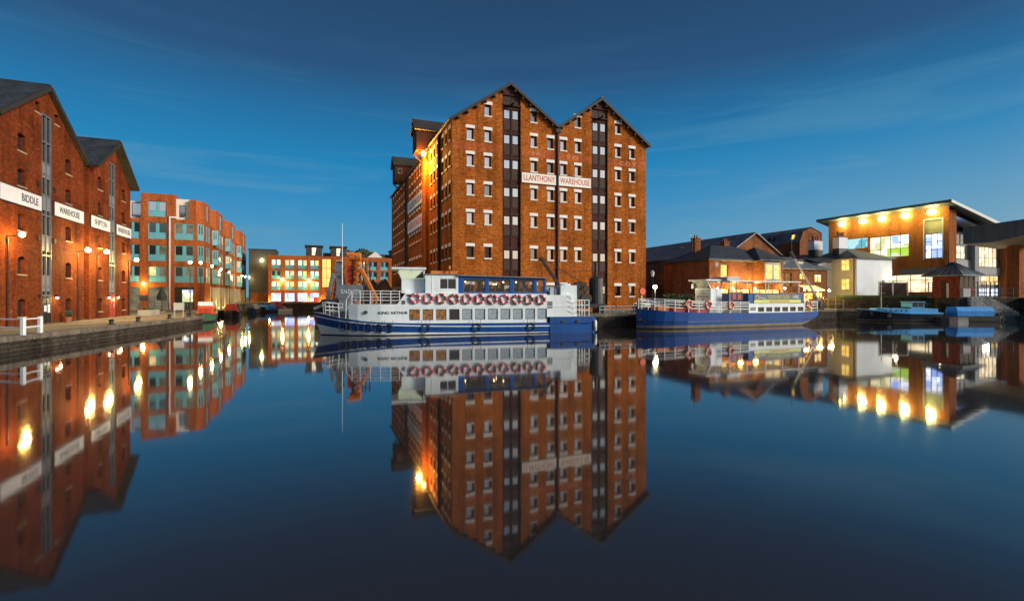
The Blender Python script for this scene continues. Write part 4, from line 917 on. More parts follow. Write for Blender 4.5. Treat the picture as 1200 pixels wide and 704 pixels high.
MB().add([(6.7, -1.45, 4.66), (8.5, -1.45, 4.66), (8.5, -1.45, 5.42), (6.36, -1.45, 5.42), (6.7, 1.45, 4.66), (8.5, 1.45, 4.66), (8.5, 1.45, 5.42), (6.36, 1.45, 5.42)], [(0, 1, 2, 3), (4, 5, 6, 7), (0, 4, 7, 3), (1, 5, 6, 2)]).build('pane', 'win_cabin' if 'win_cabin' in M else 'cream_render', wh)
MB().add([(7.75, -1.46, 4.70), (8.45, -1.46, 4.70), (8.45, -1.46, 5.36)], [(0, 1, 2)]).build('blind', 'steel_brown', wh)
MB().box(5.86, 8.66, -1.8, 1.8, 5.42, 5.58).build('roof', 'ship_white', wh)
# plain upper cabin, then the blue glazed saloon
mb = MB(); m2 = MB(); wall(m2, 8.58, 11.29, 3.40, [(8.58, 4.98), (11.29, 4.94)], [(9.74, 11.1, 3.78, 4.66)], .06)
for s_ in (-1, 1): mb.add([(x, s_ * (2.1 - y), z) for x, y, z in m2.v], m2.f)
mb.quad((8.58, -2.1, 3.4), (8.58, 2.1, 3.4), (8.58, 2.1, 4.98), (8.58, -2.1, 4.98)).quad((8.58, -2.1, 4.98), (8.58, 2.1, 4.98), (11.29, 2.1, 4.94), (11.29, -2.1, 4.94)).box(9.1, 9.13, -2.12, -2.1, 3.45, 4.9)
uc = mb.build('upper_cabin', 'ship_white', S1)
for s_ in (-1, 1):
    f = framebars(MB(), 1.36, .88, .05, .03, (0,)).build('window', 'ship_white', uc, loc=(10.42, s_ * 2.06, 3.78), rz=0 if s_ < 0 else R(180)); MB().box(-.68, .68, .02, .04, 0, .88).build('pane', 'pane_dark', f)
sw = [(11.72, 13.56), (13.86, 15.72), (16.02, 17.8), (18.06, 18.76)]
mb = MB(); m2 = MB(); wall(m2, 11.29, 18.87, 3.38, [(11.29, 4.90), (18.87, 4.74)], [(a, b, 3.52, 4.62) for a, b in sw], .08)
for s_ in (-1, 1): mb.add([(x, s_ * (2.1 - y), z) for x, y, z in m2.v], m2.f)
mb.quad((18.87, -2.1, 3.38), (18.87, 2.1, 3.38), (18.87, 2.1, 3.6), (18.87, -2.1, 3.6)).box(18.8, 18.87, -2.1, 2.1, 4.6, 4.74)
sal = mb.build('saloon', 'ship_blue_light', S1)
for i, (a, b) in enumerate(sw):
    for s_ in (-1, 1):
        f = framebars(MB(), b - a, 1.1, .05, .03, (-(b - a) * .18,) if i < 3 else ()).build('window', 'frame_grey', sal, loc=((a + b) / 2, s_ * 2.04, 3.52), rz=0 if s_ < 0 else R(180))
        MB().quad((-(b - a) / 2, .03, 0), ((b - a) / 2, .03, 0), ((b - a) / 2, .03, 1.1), (-(b - a) / 2, .03, 1.1)).build('pane', 'pane_clear', f)
for x0 in (11.9, 13.3, 14.7, 16.1, 17.5):
    for y0 in (-1.5, .6): MB().box(x0, x0 + .45, y0, y0 + .9, 3.46, 3.9).box(x0 + .40, x0 + .5, y0, y0 + .9, 3.9, 4.25).build('seat', 'steel_brown', sal)
for i, (x, y, z) in enumerate(((12.3, 1.2, 4.5), (14.1, .4, 4.55), (14.6, -.5, 4.25), (15.1, 1.0, 4.3), (15.6, .2, 4.45), (17.0, 1.2, 4.5))): MB().sphere((x, y, z), .05, 8, 5).build('saloon_light', 'lamp_small', sal)
roof_slab(MB(), (11.2, -2.3, 4.98), (19.0, -2.3, 4.82), (19.0, 2.3, 4.82), (11.2, 2.3, 4.98), .09).build('roof', 'panel_grey', sal)
MB().box(8.5, 11.29, -2.2, 2.2, 4.985, 5.05).build('roof', 'panel_grey', uc)
# deck house and gear at the stern
mb = MB().box(18.96, 21.25, -2.1, 2.1, 1.41, 3.30).box(20.35, 21.85, -1.8, 1.6, 3.30, 4.15).box(21.25, 21.86, -1.8, 1.6, 1.41, 3.30).box(18.96, 21.3, -2.14, 2.14, 2.3, 2.34)
ah = mb.build('deck_house', 'ship_white', S1)
MB().box(19.0, 19.5, -2.13, -2.09, 2.15, 2.75).build('vent', 'panel_grey', ah)
MB().cyl((18.95, -.6, 3.65), (20.3, -.6, 3.72), .42, .34, 12).cyl((20.4, -1.0, 4.18), (21.5, -1.0, 4.22), .13, .1, 10).sphere((20.3, -.6, 3.7), .36).build('covered_dinghy', 'canvas', S1, True)
MB().box(19.4, 19.75, -1.7, -1.3, 3.3, 4.0).box(19.9, 20.1, -1.5, -1.2, 3.3, 3.9).build('vent', 'galv', ah)
mb = MB()
for k in range(4): mb.cyl((21.0 + .0, -2.2 + .0, 3.25 - k * .42), (22.0, -2.2, 2.7 - k * .42), .02, n=6)
for z in (1.95, 2.4, 2.85): mb.cyl((21.95, -2.15, z), (23.0, -1.8, z), .03, n=6).cyl((23.0, -1.8, z), (23.0, 1.8, z), .03, n=6)
for x, y in ((21.95, -2.15), (22.5, -2.0), (23.0, -1.8), (23.0, 0), (23.0, 1.8)): mb.bar((x, y, 1.4), (x, y, 2.9), .06)
mb.build('stern_rail', 'white_paint', S1)
mb = MB()                                            # railing on the fore deck and on the low bow
yy = lambda x: smooth_between([(2.5, 1.5), (3.2, 1.8), (4, 2.0), (5, 2.16), (7, 2.18)], x)
for s_ in (-1, 1):
    pts = [2.75, 3.4, 4.2, 5.0, 5.8, 6.5]
    for z in (2.85, 3.12, 3.38, 3.62):
        for a, b in zip(pts, pts[1:]): mb.cyl((a, s_ * yy(a), z), (b, s_ * yy(b), z), .028, n=6)
        if z > 3.4: mb.cyl((6.5, s_ * yy(6.5), z), (6.95, s_ * 2.18, z), .028, n=6)
    for x in pts: mb.bar((x, s_ * yy(x), 2.5), (x, s_ * yy(x), 3.64), .06)
    mb.cyl((2.75, s_ * 1.6, 3.62), (2.3, s_ * 1.5, 2.9), .03, n=6).cyl((2.3, s_ * 1.5, 2.9), (2.25, s_ * 1.5, 1.4), .03, n=6).cyl((2.4, s_ * 1.5, 2.2), (2.75, s_ * 1.6, 2.9), .025, n=6)
for z in (3.12, 3.62): mb.cyl((2.75, -1.6, z), (2.75, 1.6, z), .028, n=6)
mb.build('deck_rail', 'white_paint', S1)
hb2 = lambda x: smooth_between([(.3, .42), (.6, .74), (1.1, 1.1), (1.8, 1.45)], x)
for s_ in (-1, 1):
    mb = MB()
    for dz in (.45, .75, 1.1):
        for a, b in ((.45, 1.0), (1.0, 1.75)): mb.cyl((a, s_ * hb2(a), 1.65 + dz - a * .12), (b, s_ * hb2(b), 1.65 + dz - b * .12), .028, n=6)
    for x in (.45, 1.0, 1.75): mb.bar((x, s_ * hb2(x), 1.4), (x - .08, s_ * hb2(x), 2.76 - x * .12), .05)
    mb.build('bow_rail', 'white_paint', S1)
MB().box(1.2, 2.2, -.6, .5, 1.35, 1.95).cyl((.9, 0, 1.5), (.9, 0, 2.0), .14, n=10).build('windlass', 'dredge_grey', S1)
lr = MB().box(0, 2.2, -.45, .45, 0, .28).build('rescue_float', 'orange_paint', None, loc=loc_on(P1, A1_, 9.1, -.9, 5.06), rz=A1_)
tag(lr, 'flat orange rescue float lying on the roof of the white passenger boat', 'float')
lm_ = thing('signal_lamp', 'small orange signal lamp on a stalk on the roof of the white passenger boat', 'lamp', loc_on(P1, A1_, 10.6, -1.6, 5.05), A1_)
MB().cyl((0, 0, 0), (0, 0, .4), .05).build('stalk', 'black', lm_); MB().cyl((0, 0, .4), (0, 0, .7), .12, .08, 10).build('lens', 'orange_paint', lm_)
# lifebuoys hung along the side
def ring_mesh(colm):
    n = 32
    return MB().torus((0, 0, 0), .345, .105, n, 10, 'y', lambda i: 1 if (i + 1) % 8 < 2 else 0, .8).mesh('lifebuoy', [colm, 'ring_white'], True)
def lifebuoy(label, loc, rz, colm, grp, spin=0.):
    o = inst('lifebuoy', cached(('ring', colm), lambda: ring_mesh(colm)), None, loc, rz); o.rotation_euler = (0, spin, rz)
    return tag(o, label, 'lifebuoy', grp)
colseq = ['pink', 'pink', 'rust', 'rust', 'pink', 'red', 'rust', 'pink', 'rust', 'rust', 'rust']
for i, c in enumerate(colseq):
    wd = {'pink': 'faded pink', 'red': 'bright red', 'rust': 'orange-red'}[c]
    n_ = ORD[colseq[:i + 1].count(c) - 1]
    lab = ('the only bright red and white lifebuoy on the side of the white passenger boat' if c == 'red' else f'{n_} {wd} and white lifebuoy from the wheelhouse end of the white boat\'s row')
    lifebuoy(lab, loc_on(P1, A1_, 7.75 + i * 1.065, -HB - .11, 3.02 - i * .012), A1_, 'ring_' + c, 'lifebuoys on the white passenger boat', random.choice((0, .4, .78)) if c != 'rust' else random.choice((0, .78)))
# black tyre fenders slung on ropes along the blue band
for i, x in enumerate((2.05, 2.95, 4.0, 4.85, 5.65, 8.6, 12.8, 17.5)):
    y = -half(x) * .985 - .10
    an = -math.atan2(half(x + .3) - half(x - .3), .6)
    t = thing('tyre_fender', ['tyre fender nearest the bow of the white passenger boat', 'second tyre fender from the bow of the white passenger boat', 'tyre fender below the round emblem of the white passenger boat', 'tyre fender below the start of the white boat\'s name', 'tyre fender below the end of the white boat\'s name', 'tyre fender below the second lit cabin window of the white boat', 'tyre fender amidships under the red lifebuoy of the white boat', 'tyre fender nearest the stern of the white passenger boat'][i], 'fender', loc_on(P1, A1_, x, y, .62 + max(0, (5 - x)) * .06), A1_ + an, 'tyre fenders on the white boat')
    mb = MB().torus((0, 0, -.04), .32, .045, 20, 8); mb.build('tyre', 'rubber', t, True)
    MB().cyl((-.3, .04, .22), (-.34, .06, .62), .018, n=5).cyl((.3, .04, .22), (.34, .06, .62), .018, n=5).build('rope', 'steel_dark', t)
t = thing('boat_fender', 'white sausage fender hanging at the stern of the white passenger boat', 'fender', loc_on(P1, A1_, 23.38, -2.3, .15), A1_)
MB().cyl((0, 0, .12), (0, 0, .82), .15, n=12).sphere((0, 0, .12), .15).sphere((0, 0, .82), .15).build('body', 'ring_white', t, True); MB().cyl((0, 0, .9), (0, .1, 1.5), .02).build('rope', 'steel_dark', t)

# --- the blue trip boat
A2_ = math.atan2(9.5, 23.5)
P2 = (11.5 - math.sin(A2_) * 2.3, 46.3 + math.cos(A2_) * 2.3)
S2 = thing('trip_boat', 'blue hulled trip boat with white railings, a small wheelhouse and a thin canopy', 'boat', (*P2, 0), A2_)
xs = [1.74, 2.0, 2.4, 3.0, 3.7, 4.7, 6.2, 9, 13, 17, 20.5, 22, 23.5, 24.7, 25.1]
half2 = lerp_f([(1.74, .06), (2.0, .5), (2.4, 1.0), (3.0, 1.45), (3.7, 1.85), (4.7, 2.15), (6.2, 2.3), (20, 2.3), (23.5, 2.1), (25.1, 1.7)])
sheer2 = lerp_f([(1.74, 1.98), (3.5, 1.78), (6, 1.62), (10.8, 1.46), (20, 1.46), (25.1, 1.50)])
und = lerp_f([(0, -.4), (20, -.4), (22, .0), (23.5, .55), (24.7, .95), (25.1, 1.05)])
lv = [und, lambda x: max(und(x) + .01, .10), lambda x: max(und(x) + .02, .34), lambda x: max(und(x) + .03, .64), lambda x: max(und(x) + .05, .71), sheer2]
hm = hull_mesh(xs, half2, -.4, lv, sheer2, ['black', 'boot_tan', 'trade_blue', 'navy', 'trade_blue', 'panel_grey'], lerp_f([(0, .7), (3, .3), (7, .1), (25, .06)]), rake=.0)
hu = inst('hull', hm, S2)
MB().bar((2.0, -.5, .75), (1.75, -.42, .95), .12, .3).bar((2.25, -.8, .62), (1.95, -.62, .9), .1).build('anchor', 'steel_brown', hu)
h2 = lambda x: half2(x) - .08
for nm, segs, posts, ex in (('fore_rail', ((2.9, 3.7), (3.7, 4.7), (4.7, 6.2), (6.2, 10), (10, 14.1)), (2.9, 3.7, 4.7, 6.2, 7.5, 8.9, 10.3, 11.6, 12.9, 14.05), 2.9), ('stern_rail', ((22.3, 23.5), (23.5, 25.0)), (22.35, 23.5, 25.0), 25.0)):
    mb = MB()
    for f in (.36, .62, .86, 1.0):
        for s_ in (-1, 1):
            for a, b in segs: mb.bar((a, s_ * h2(a), sheer2(a) + 1.12 * f), (b, s_ * h2(b), sheer2(b) + 1.12 * f), .035, .07)
        mb.bar((ex, -h2(ex), sheer2(ex) + 1.12 * f), (ex, h2(ex), sheer2(ex) + 1.12 * f), .035, .07)
    for s_ in (-1, 1):
        for x in posts: mb.bar((x, s_ * h2(x), sheer2(x) - .02), (x, s_ * h2(x), sheer2(x) + 1.18), .06)
    mb.build(nm, 'white_paint', S2)
wh = MB().box(10.05, 11.55, -1.1, 1.1, 1.4, 3.96).build('wheelhouse', 'ship_white', S2)
MB().box(10.03, 10.05, -1.05, 1.05, 1.5, 3.9).build('front_panel', 'galv', wh)
for s_, z, wd, h_ in (('M V', 3.72, .4, .12), ('QUEEN', 3.45, .85, .17), ('BOADICEA', 3.15, 1.45, .19), ('II', 2.85, .22, .16)): text('lettering', s_, wh, (10.02, 0, z), wd * 1.15, h_ * 1.2, 'letter_dark', rz=R(-90), depth=.005, bold=.015)
mb = MB()
for s_ in (-1, 1): mb.bar((10.1, s_ * 1.05, 3.96), (9.65, s_ * 1.05, 4.76), .08).bar((11.5, s_ * 1.05, 3.96), (11.5, s_ * 1.05, 4.76), .08).bar((10.8, s_ * 1.05, 3.96), (10.75, s_ * 1.05, 4.76), .06)
mb.bar((9.66, -1.05, 4.72), (9.66, 1.05, 4.72), .08).bar((10.06, -1.05, 3.98), (10.06, 1.05, 3.98), .08).box(9.7, 9.95, 1.0, 1.3, 4.0, 4.5).bar((11.5, -1.05, 4.72), (11.5, 1.05, 4.72), .07).bar((9.66, -1.05, 4.72), (11.5, -1.05, 4.72), .07).bar((9.66, 1.05, 4.72), (11.5, 1.05, 4.72), .07)
mb.build('window_frame', 'white_paint', wh)
MB().add([(10.06, -1.0, 3.98), (10.06, 1.0, 3.98), (9.68, 1.0, 4.74), (9.68, -1.0, 4.74), (11.5, -1.03, 3.98), (11.5, -1.03, 4.74)], [(0, 1, 2, 3), (0, 4, 5, 3)]).build('pane', 'pane_clear', wh)
MB().box(9.3, 11.8, -1.3, 1.3, 4.77, 4.92).build('roof', 'white_paint', wh)
m2 = MB(); w2x = [(15.45 + i * 1.17, 15.45 + i * 1.17 + .84) for i in range(6)]
mb = MB(); wall(m2, 14.1, 22.3, 1.42, [(14.1, 2.44), (22.3, 2.42)], [(a, b, 1.56, 2.04) for a, b in w2x], .06)
for s_ in (-1, 1): mb.add([(x, s_ * (2.12 - y), z) for x, y, z in m2.v], m2.f)
for x in (14.1, 22.3): mb.quad((x, -2.12, 1.42), (x, 2.12, 1.42), (x, 2.12, 2.43), (x, -2.12, 2.43))
cb = mb.build('cabin', 'ship_white', S2)
MB().box(14.4, 15.1, -2.15, -2.11, 1.7, 2.05).build('vent', 'panel_grey', cb)
for a, b in w2x:
    for s_ in (-1, 1): f = inst('window', cached('s2w', lambda: framebars(MB(), .84, .48, .04, .03).mesh('window', 'black')), cb, ((a + b) / 2, s_ * 2.07, 1.56), 0 if s_ < 0 else R(180)); inst('pane', cached('s2p', lambda: MB().box(-.42, .42, .02, .04, 0, .48).mesh('pane', 'win_dark_s' if 'win_dark_s' in M else 'pane_dark')), f)
up = MB().prism([(14.1, -2.12), (22.25, -2.12), (22.25, 2.12), (14.1, 2.12)], 2.44, 3.48).box(14.05, 22.3, -2.16, 2.16, 3.46, 3.52).build('upper_panel', 'trade_blue', S2)
ban = MB().box(14.85, 21.7, -2.165, -2.123, 2.48, 3.42).build('banner', 'banner_grey', up)
MB().box(14.85, 21.7, -2.175, -2.166, 2.48, 2.80).build('strip', 'yellow_strip', ban)
text('lettering', 'GOLDEN BOAT CRUISES', ban, (18.4, -2.172, 3.12), 3.1, .36, 'letter_yellow', depth=.004); text('lettering', 'HIRE', ban, (20.9, -2.172, 3.12), .8, .3, 'letter_white', depth=.004)
MB().torus((15.25, -2.17, 3.02), .22, .05, 16, 6).bar((15.5, -2.17, 3.1), (16.5, -2.17, 2.9), .02, .06).build('emblem', 'letter_white', ban)
MB().box(17.0, 20.0, -2.18, -2.1755, 2.58, 2.70).build('small_print', 'letter_red', ban)
mb = MB()
for x in (11.75, 14.1, 16.7, 19.2, 21.65):
    for s_ in (-1, 1): mb.bar((x, s_ * 1.95, 1.45 if x < 14 else 3.5), (x, s_ * 1.95, 4.7), .07)
cn_ = mb.build('canopy_post', 'white_paint', S2)
MB().box(11.6, 21.85, -2.1, 2.1, 4.70, 4.80).build('canopy', 'white_paint', S2)
MB().box(11.65, 13.4, -1.7, .6, 4.81, 5.2).box(11.75, 13.3, -1.72, -1.7, 4.9, 5.1).build('roof_box', 'galv', S2)
MB().box(11.75, 13.5, -1.99, -1.96, 2.76, 3.6).build('poster', 'navy', S2); MB().box(12.1, 12.5, -2.0, -1.991, 2.9, 3.5).box(12.8, 13.2, -2.0, -1.991, 2.9, 3.4).build('poster_mark', 'red_paint', S2)
MB().box(3.6, 4.9, -.9, .2, 1.6, 2.25).build('locker', 'orange_paint', S2); MB().box(5.2, 6.6, -1.2, -.6, 1.6, 2.1).box(7, 9.4, -1.3, .8, 1.45, 1.9).build('bench', 'red_paint', S2)
for i, (x, c) in enumerate(((6.15, 'orange'), (8.6, 'orange'), (11.55, 'orange'), (22.95, 'orange'))):
    lifebuoy(['orange lifebuoy on the blue trip boat\'s rail nearest its bow', 'orange lifebuoy on the blue trip boat\'s rail in front of its wheelhouse', 'orange lifebuoy on the blue trip boat\'s rail between wheelhouse and cabin', 'orange lifebuoy on the blue trip boat\'s rail at the stern'][i], loc_on(P2, A2_, x, -half2(x) - .04, sheer2(x) + .82), A2_, 'ring_' + c, 'lifebuoys on the blue trip boat', .4 * i)

# --- small boats under the far wall of the terrace
AZ = math.atan2(-1.0, 9.5)
P3 = (44.9, 64.9)
S3 = thing('cabin_cruiser', 'old motor boat with navy hull and sky blue decks, moored below the white house', 'boat', (*P3, 0), AZ)
xs = [0, .4, 1.0, 2.0, 3.5, 5.5, 7.5, 9.0, 9.4]
half3 = lerp_f([(0, .05), (.4, .45), (1, .85), (2, 1.25), (3.5, 1.5), (6, 1.6), (9.4, 1.35)])
sheer3 = lerp_f([(0, 1.65), (1, 1.48), (3.5, 1.2), (6, 1.05), (9.4, 1.1)])
inst('hull', hull_mesh(xs, half3, -.3, [lambda x: -.3, lambda x: .12, lambda x: .2, lambda x: sheer3(x) - .12, sheer3], sheer3, ['black', 'boot_tan', 'navy', 'boat_sky', 'boat_sky'], lerp_f([(0, .7), (3, .25), (9.4, .1)])), S3)
mb = MB().prism([(1.9, -.75), (2.6, -1.05), (5.6, -1.2), (5.6, 1.2), (2.6, 1.05), (1.9, .75)], 1.05, 1.65).box(5.6, 8.9, -1.15, 1.15, 1.0, 1.62)
c3 = mb.build('cabin', 'boat_sky', S3)
for i, x in enumerate((2.8, 3.4, 4.0, 4.6, 5.2)): MB().cyl((x, -1.22, 1.36), (x, -1.02, 1.36), .1, n=10).build('porthole', 'black', c3)
m2 = MB().box(5.9, 7.4, -1.0, -.94, 1.62, 1.8).box(5.9, 6.0, -1.0, 1.0, 1.8, 2.35).box(7.3, 7.4, -1.0, 1.0, 1.8, 2.5).box(6.6, 6.68, -1.0, -.94, 1.8, 2.4).box(5.8, 7.5, -1.1, 1.1, 2.42, 2.52)
w3 = m2.build('wheelhouse', 'boat_sky', S3); MB().box(6.0, 7.3, -.96, .96, 1.8, 2.42).build('pane', 'pane_dark', w3)
MB().cyl((2.9, 0, 1.6), (2.9, 0, 5.0), .05, .03).cyl((2.4, 0, 3.6), (3.4, 0, 3.6), .025).cyl((2.7, 0, 4.5), (3.1, 0, 4.5), .02).sphere((2.9, 0, 5.05), .09).build('mast', 'galv', S3)
MB().cyl((1.2, -.95, 1.0), (1.2, -1.0, 1.0), .22, n=14).cyl((3.0, -1.5, .75), (3.0, -1.46, .75), .28, n=14).build('fender', 'rubber', S3)
P4 = (54.0, 63.6)
S4 = thing('covered_barge', 'low barge with a bright blue tarpaulin hood, beside the brick hut', 'boat', (*P4, 0), R(-6))
xs = [0, .5, 1.2, 3, 5, 6.6, 7.0]
inst('hull', hull_mesh([-2.4] + xs[1:], lerp_f([(-2.4, .3), (.5, 1.1), (1.2, 1.2), (6.6, 1.2), (7, .9)]), -.3, [lambda x: -.3, lambda x: .15, lambda x: .72], lambda x: .72, ['black', 'steel_brown', 'steel_brown'], lambda x: .12), S4)
MB().xprism([(-1.05, .72), (1.05, .72), (1.05, 1.35), (.75, 1.85), (-.75, 1.85), (-1.05, 1.35)], 1.8, 6.0).build('tarpaulin', 'tarp_blue', S4)
leafy(MB(), (.2, 0, .9), .6, 60, .2, .5, 9).build('tarpaulin_heap', ['tarp_blue', 'tarp_slate'], S4)
t = thing('dinghy', 'small black upturned dinghy in front of the sky blue motor boat', 'boat', (52.3, 61.8, 0), R(-3))
inst('hull', hull_mesh([0, .4, 1.2, 2.2, 3.2, 3.6], lerp_f([(0, .15), (.6, .6), (1.8, .8), (3.6, .5)]), 0, [lambda x: -.1, lambda x: .3, lambda x: .62], lambda x: .62, ['black', 'black', 'black'], lambda x: -.15), t)

# --- narrowboats by the promenade
def narrowboat(name, label, loc, rz, L_, hullm, cabm, extra=None, wd=2.1):
    t = thing(name, label, 'boat', loc, rz, 'boats along the promenade')
    h_ = lerp_f([(0, .2), (.8, .7), (1.8, wd / 2), (L_ - 1, wd / 2), (L_, .6)])
    sh = lerp_f([(0, 1.15), (1.8, .85), (L_ - 1, .8), (L_, .9)])
    inst('hull', hull_mesh([0, .4, .8, 1.8, L_ / 2, L_ - 1, L_], h_, 0, [lambda x: -.3, lambda x: .2, lambda x: sh(x) - .1, sh], sh, ['black', hullm, 'steel_brown', 'black'], lambda x: .1), t)
    if cabm:
        cb = MB().xprism([(-.92, .8), (.92, .8), (.82, 1.85), (.5, 1.98), (-.5, 1.98), (-.82, 1.85)], 2.4, L_ - 1.8).build('cabin', cabm, t)
        n = int((L_ - 5) / 1.6)
        for i in range(n):
            for s_ in (-1, 1): MB().box(3.0 + i * 1.6, 3.7 + i * 1.6, s_ * .89 - .03, s_ * .89 + .03, 1.2, 1.6).build('window', 'win_dim' if i % 2 else 'pane_dark', cb)
    return t
AV = math.atan2(.931, -.365)
t = narrowboat('narrowboat', 'orange-red narrowboat with open cabin doors and a white sheet, nearest on the promenade', (-37.3, 60.5, 0), AV + .12, 12, 'boat_green', 'boat_orange')
MB().box(2.25, 2.36, -.55, -.1, .9, 1.7).box(2.25, 2.36, .1, .55, .9, 1.7).build('cabin_door', 'red_paint', t); MB().box(2.35, 2.42, -.8, .8, 2.0, 2.5).build('roof_board', 'sign_white', t)
MB().xprism([(-1.0, .85), (1.0, .85), (.6, 2.0), (-.6, 2.0)], 8.2, 10.8).build('canvas_cover', 'sign_white', t)
t = narrowboat('narrowboat', 'dark narrowboat with a red-brown cabin and white canvas, second along the promenade', (-41.4, 73.5, 0), AV + .08, 13, 'black', 'steel_brown')
MB().xprism([(-1.0, .85), (1.0, .85), (.7, 2.05), (-.7, 2.05)], 9.2, 11.8).build('canvas_cover', 'canvas', t); MB().xprism([(-.95, .85), (.95, .85), (.6, 2.0), (-.6, 2.0)], 1.0, 2.4).build('fore_cover', 'red_paint', t)
t = narrowboat('narrowboat', 'narrowboat sheeted over with slate blue tarpaulins, third along the promenade', (-46.2, 87.5, 0), AV, 11, 'navy', None)
mb = MB().xprism([(-1.0, .8), (1.0, .8), (.5, 1.7), (-.5, 1.7)], 1.2, 9.8); mb.build('tarpaulin', 'tarp_slate', t)
t = narrowboat('narrowboat', 'boat with a red sheet and a blue sheet lying under the far quay wall', (-50.0, 99.0, 0), AV - .5, 8, 'black', None)
MB().xprism([(-1.0, .8), (1.0, .8), (.3, 2.1), (-.3, 2.1)], 4.2, 6.6).build('red_sheet', 'red_paint', t); MB().xprism([(-1.1, .5), (1.1, .5), (.6, 1.5), (-.6, 1.5)], .8, 4.0).build('blue_sheet', 'tarp_blue', t)
t = thing('dinghy', 'small pale dinghy by the boat with the red and blue sheets', 'boat', (-49.0, 103.5, 0), R(25))
inst('hull', hull_mesh([0, .5, 1.4, 2.6, 3.2], lerp_f([(0, .1), (.6, .6), (2, .8), (3.2, .6)]), 0, [lambda x: -.1, lambda x: .25, lambda x: .6], lambda x: .6, ['canvas', 'canvas', 'canvas'], lambda x: .2), t)

# --- the old bucket dredger behind the passenger boat
P5 = (-20.2, 52.5)
S5 = thing('bucket_dredger', 'old grey dredger with an orange bucket ladder and white mast, lettered S.N.D.', 'dredger', (*P5, 0), R(8))
inst('hull', hull_mesh([-.2, .5, 2, 7, 10, 11], lerp_f([(-.2, 1.4), (.5, 2.2), (2, 2.6), (10, 2.6), (11, 2.2)]), 0, [lambda x: -.3, lambda x: .2, lambda x: 1.5], lambda x: 1.5, ['black', 'dredge_grey', 'dredge_dark'], lambda x: .08), S5)
hp = MB().box(2.3, 4.75, -2.55, -2.35, 2.95, 4.35).box(2.4, 3.5, -2.5, 2.0, 1.5, 2.95).build('house', 'dredge_grey', S5)
text('lettering', 'S.N.D. Nº4', hp, (3.55, -2.562, 3.65), 1.9, .42, 'letter_white', depth=.01)
mb = MB()                                            # the ladder with its chain of buckets
mb.bar((3.2, -.6, 1.6), (3.5, -.6, 7.3), .16, .3).bar((4.4, -.6, 1.6), (4.0, -.6, 7.3), .16, .3)
for k in range(8): mb.bar((3.25 + k * .03, -.6, 2.2 + k * .66), (4.35 - k * .03, -.6, 2.5 + k * .66), .1)
ld = mb.build('bucket_ladder', 'orange_rust', S5)
for k in range(9): MB().cyl((3.9 + (k % 2) * .12, -1.0, 2.4 + k * .58), (3.9 + (k % 2) * .12, -1.0, 2.75 + k * .58), .30, .42, 10).build('bucket', 'orange_paint' if k % 2 else 'orange_rust', ld)
MB().box(2.95, 3.4, -.95, -.75, 4.6, 6.4).build('guard_panel', 'red_paint', ld); MB().cyl((3.2, -.9, 7.3), (4.3, -.9, 7.3), .45, n=12).cyl((3.0, -1.1, 7.5), (3.6, -1.1, 7.5), .3, n=10).build('top_tumbler', 'orange_paint', ld)
mb = MB().bar((.7, -.8, 1.5), (1.5, -.8, 5.6), .45, .3).bar((2.05, -.4, 1.5), (2.05, -.4, 6.9), .55, .4).bar((1.6, -.4, 5.2), (2.3, -.4, 5.2), .4).bar((-.3, -1.2, 1.9), (2.6, -1.0, 3.2), .5, .3).cyl((2.05, -.7, 6.2), (2.05, -.2, 6.2), .5, n=12)
mb.bar((1.2, 0, 1.5), (1.9, 0, 6.6), .14).bar((2.9, 0, 1.5), (2.2, 0, 6.6), .14)
mb.build('gantry', 'dredge_grey', S5)
MB().bar((4.4, -1.2, 6.0), (6.1, -1.5, 2.7), .42, .3).bar((5.5, -1.5, 1.5), (5.5, -1.5, 3.4), .3).bar((6.1, -1.5, 1.5), (5.9, -1.5, 2.8), .2).build('spud_arm', 'orange_paint', S5)
mb = MB()
for x in (4.6, 4.9, 5.3): mb.bar((x, .3, 1.5), (x - .3, .3, 7.0), .12)
for k in range(6): mb.bar((4.4, .3, 2 + k * .9), (5.2, .3, 2.2 + k * .9), .08)
mb.build('ladder_frame', 'steel_brown', S5)
MB().cyl((2.65, -2.0, 1.5), (2.65, -2.0, 10.6), .07, .025).build('mast', 'white_paint', S5)
rd = random.Random(4); mb = MB()
for k in range(22): mb.box(*(lambda x, y, z, s: (x, x + s, y, y + s, z, z + s * .8))(rd.uniform(.2, 8), rd.uniform(-2.2, 1.5), rd.uniform(1.5, 2.6), rd.uniform(.15, .5)))
for k in range(10): mb.cyl((rd.uniform(.5, 8), rd.uniform(-2, 1), 1.5), (rd.uniform(.5, 8), rd.uniform(-2, 1), rd.uniform(2.4, 4.5)), .04)
mb.build('deck_gear', 'dredge_dark', S5)

# ------------------------------------------------------------------ sheds and gear round the big warehouse
for i, (px, py) in enumerate(((-25.9, 91.0), (-22.9, 88.0))):
    t = thing('shed', ['dark gabled shed beyond the dredger, further from the warehouse', 'dark gabled shed beyond the dredger, against the warehouse flank'][i], 'shed', (px, py, ZW), R(20), 'dark sheds beside the warehouse')
    MB().yprism([(-2.0, 0), (2.0, 0), (2.0, 2.2), (0.6, 4.6), (-2.0, 2.2)], 0, 7).build('wall', 'steel_brown', t)
    mb = MB(); roof_slab(mb, (-2.3, -.3, 2.05), (-2.3, 7.3, 2.05), (.6, 7.3, 4.85), (.6, -.3, 4.85), .15); roof_slab(mb, (2.3, -.3, 1.9), (2.3, 7.3, 1.9), (.6, 7.3, 4.85), (.6, -.3, 4.85), .15); mb.build('roof', 'slate', t)
t = thing('steam_crane', 'old dark steam crane with a long lattice jib standing on the quay before the warehouse', 'crane', (8.3, 52.8, ZW), R(10))
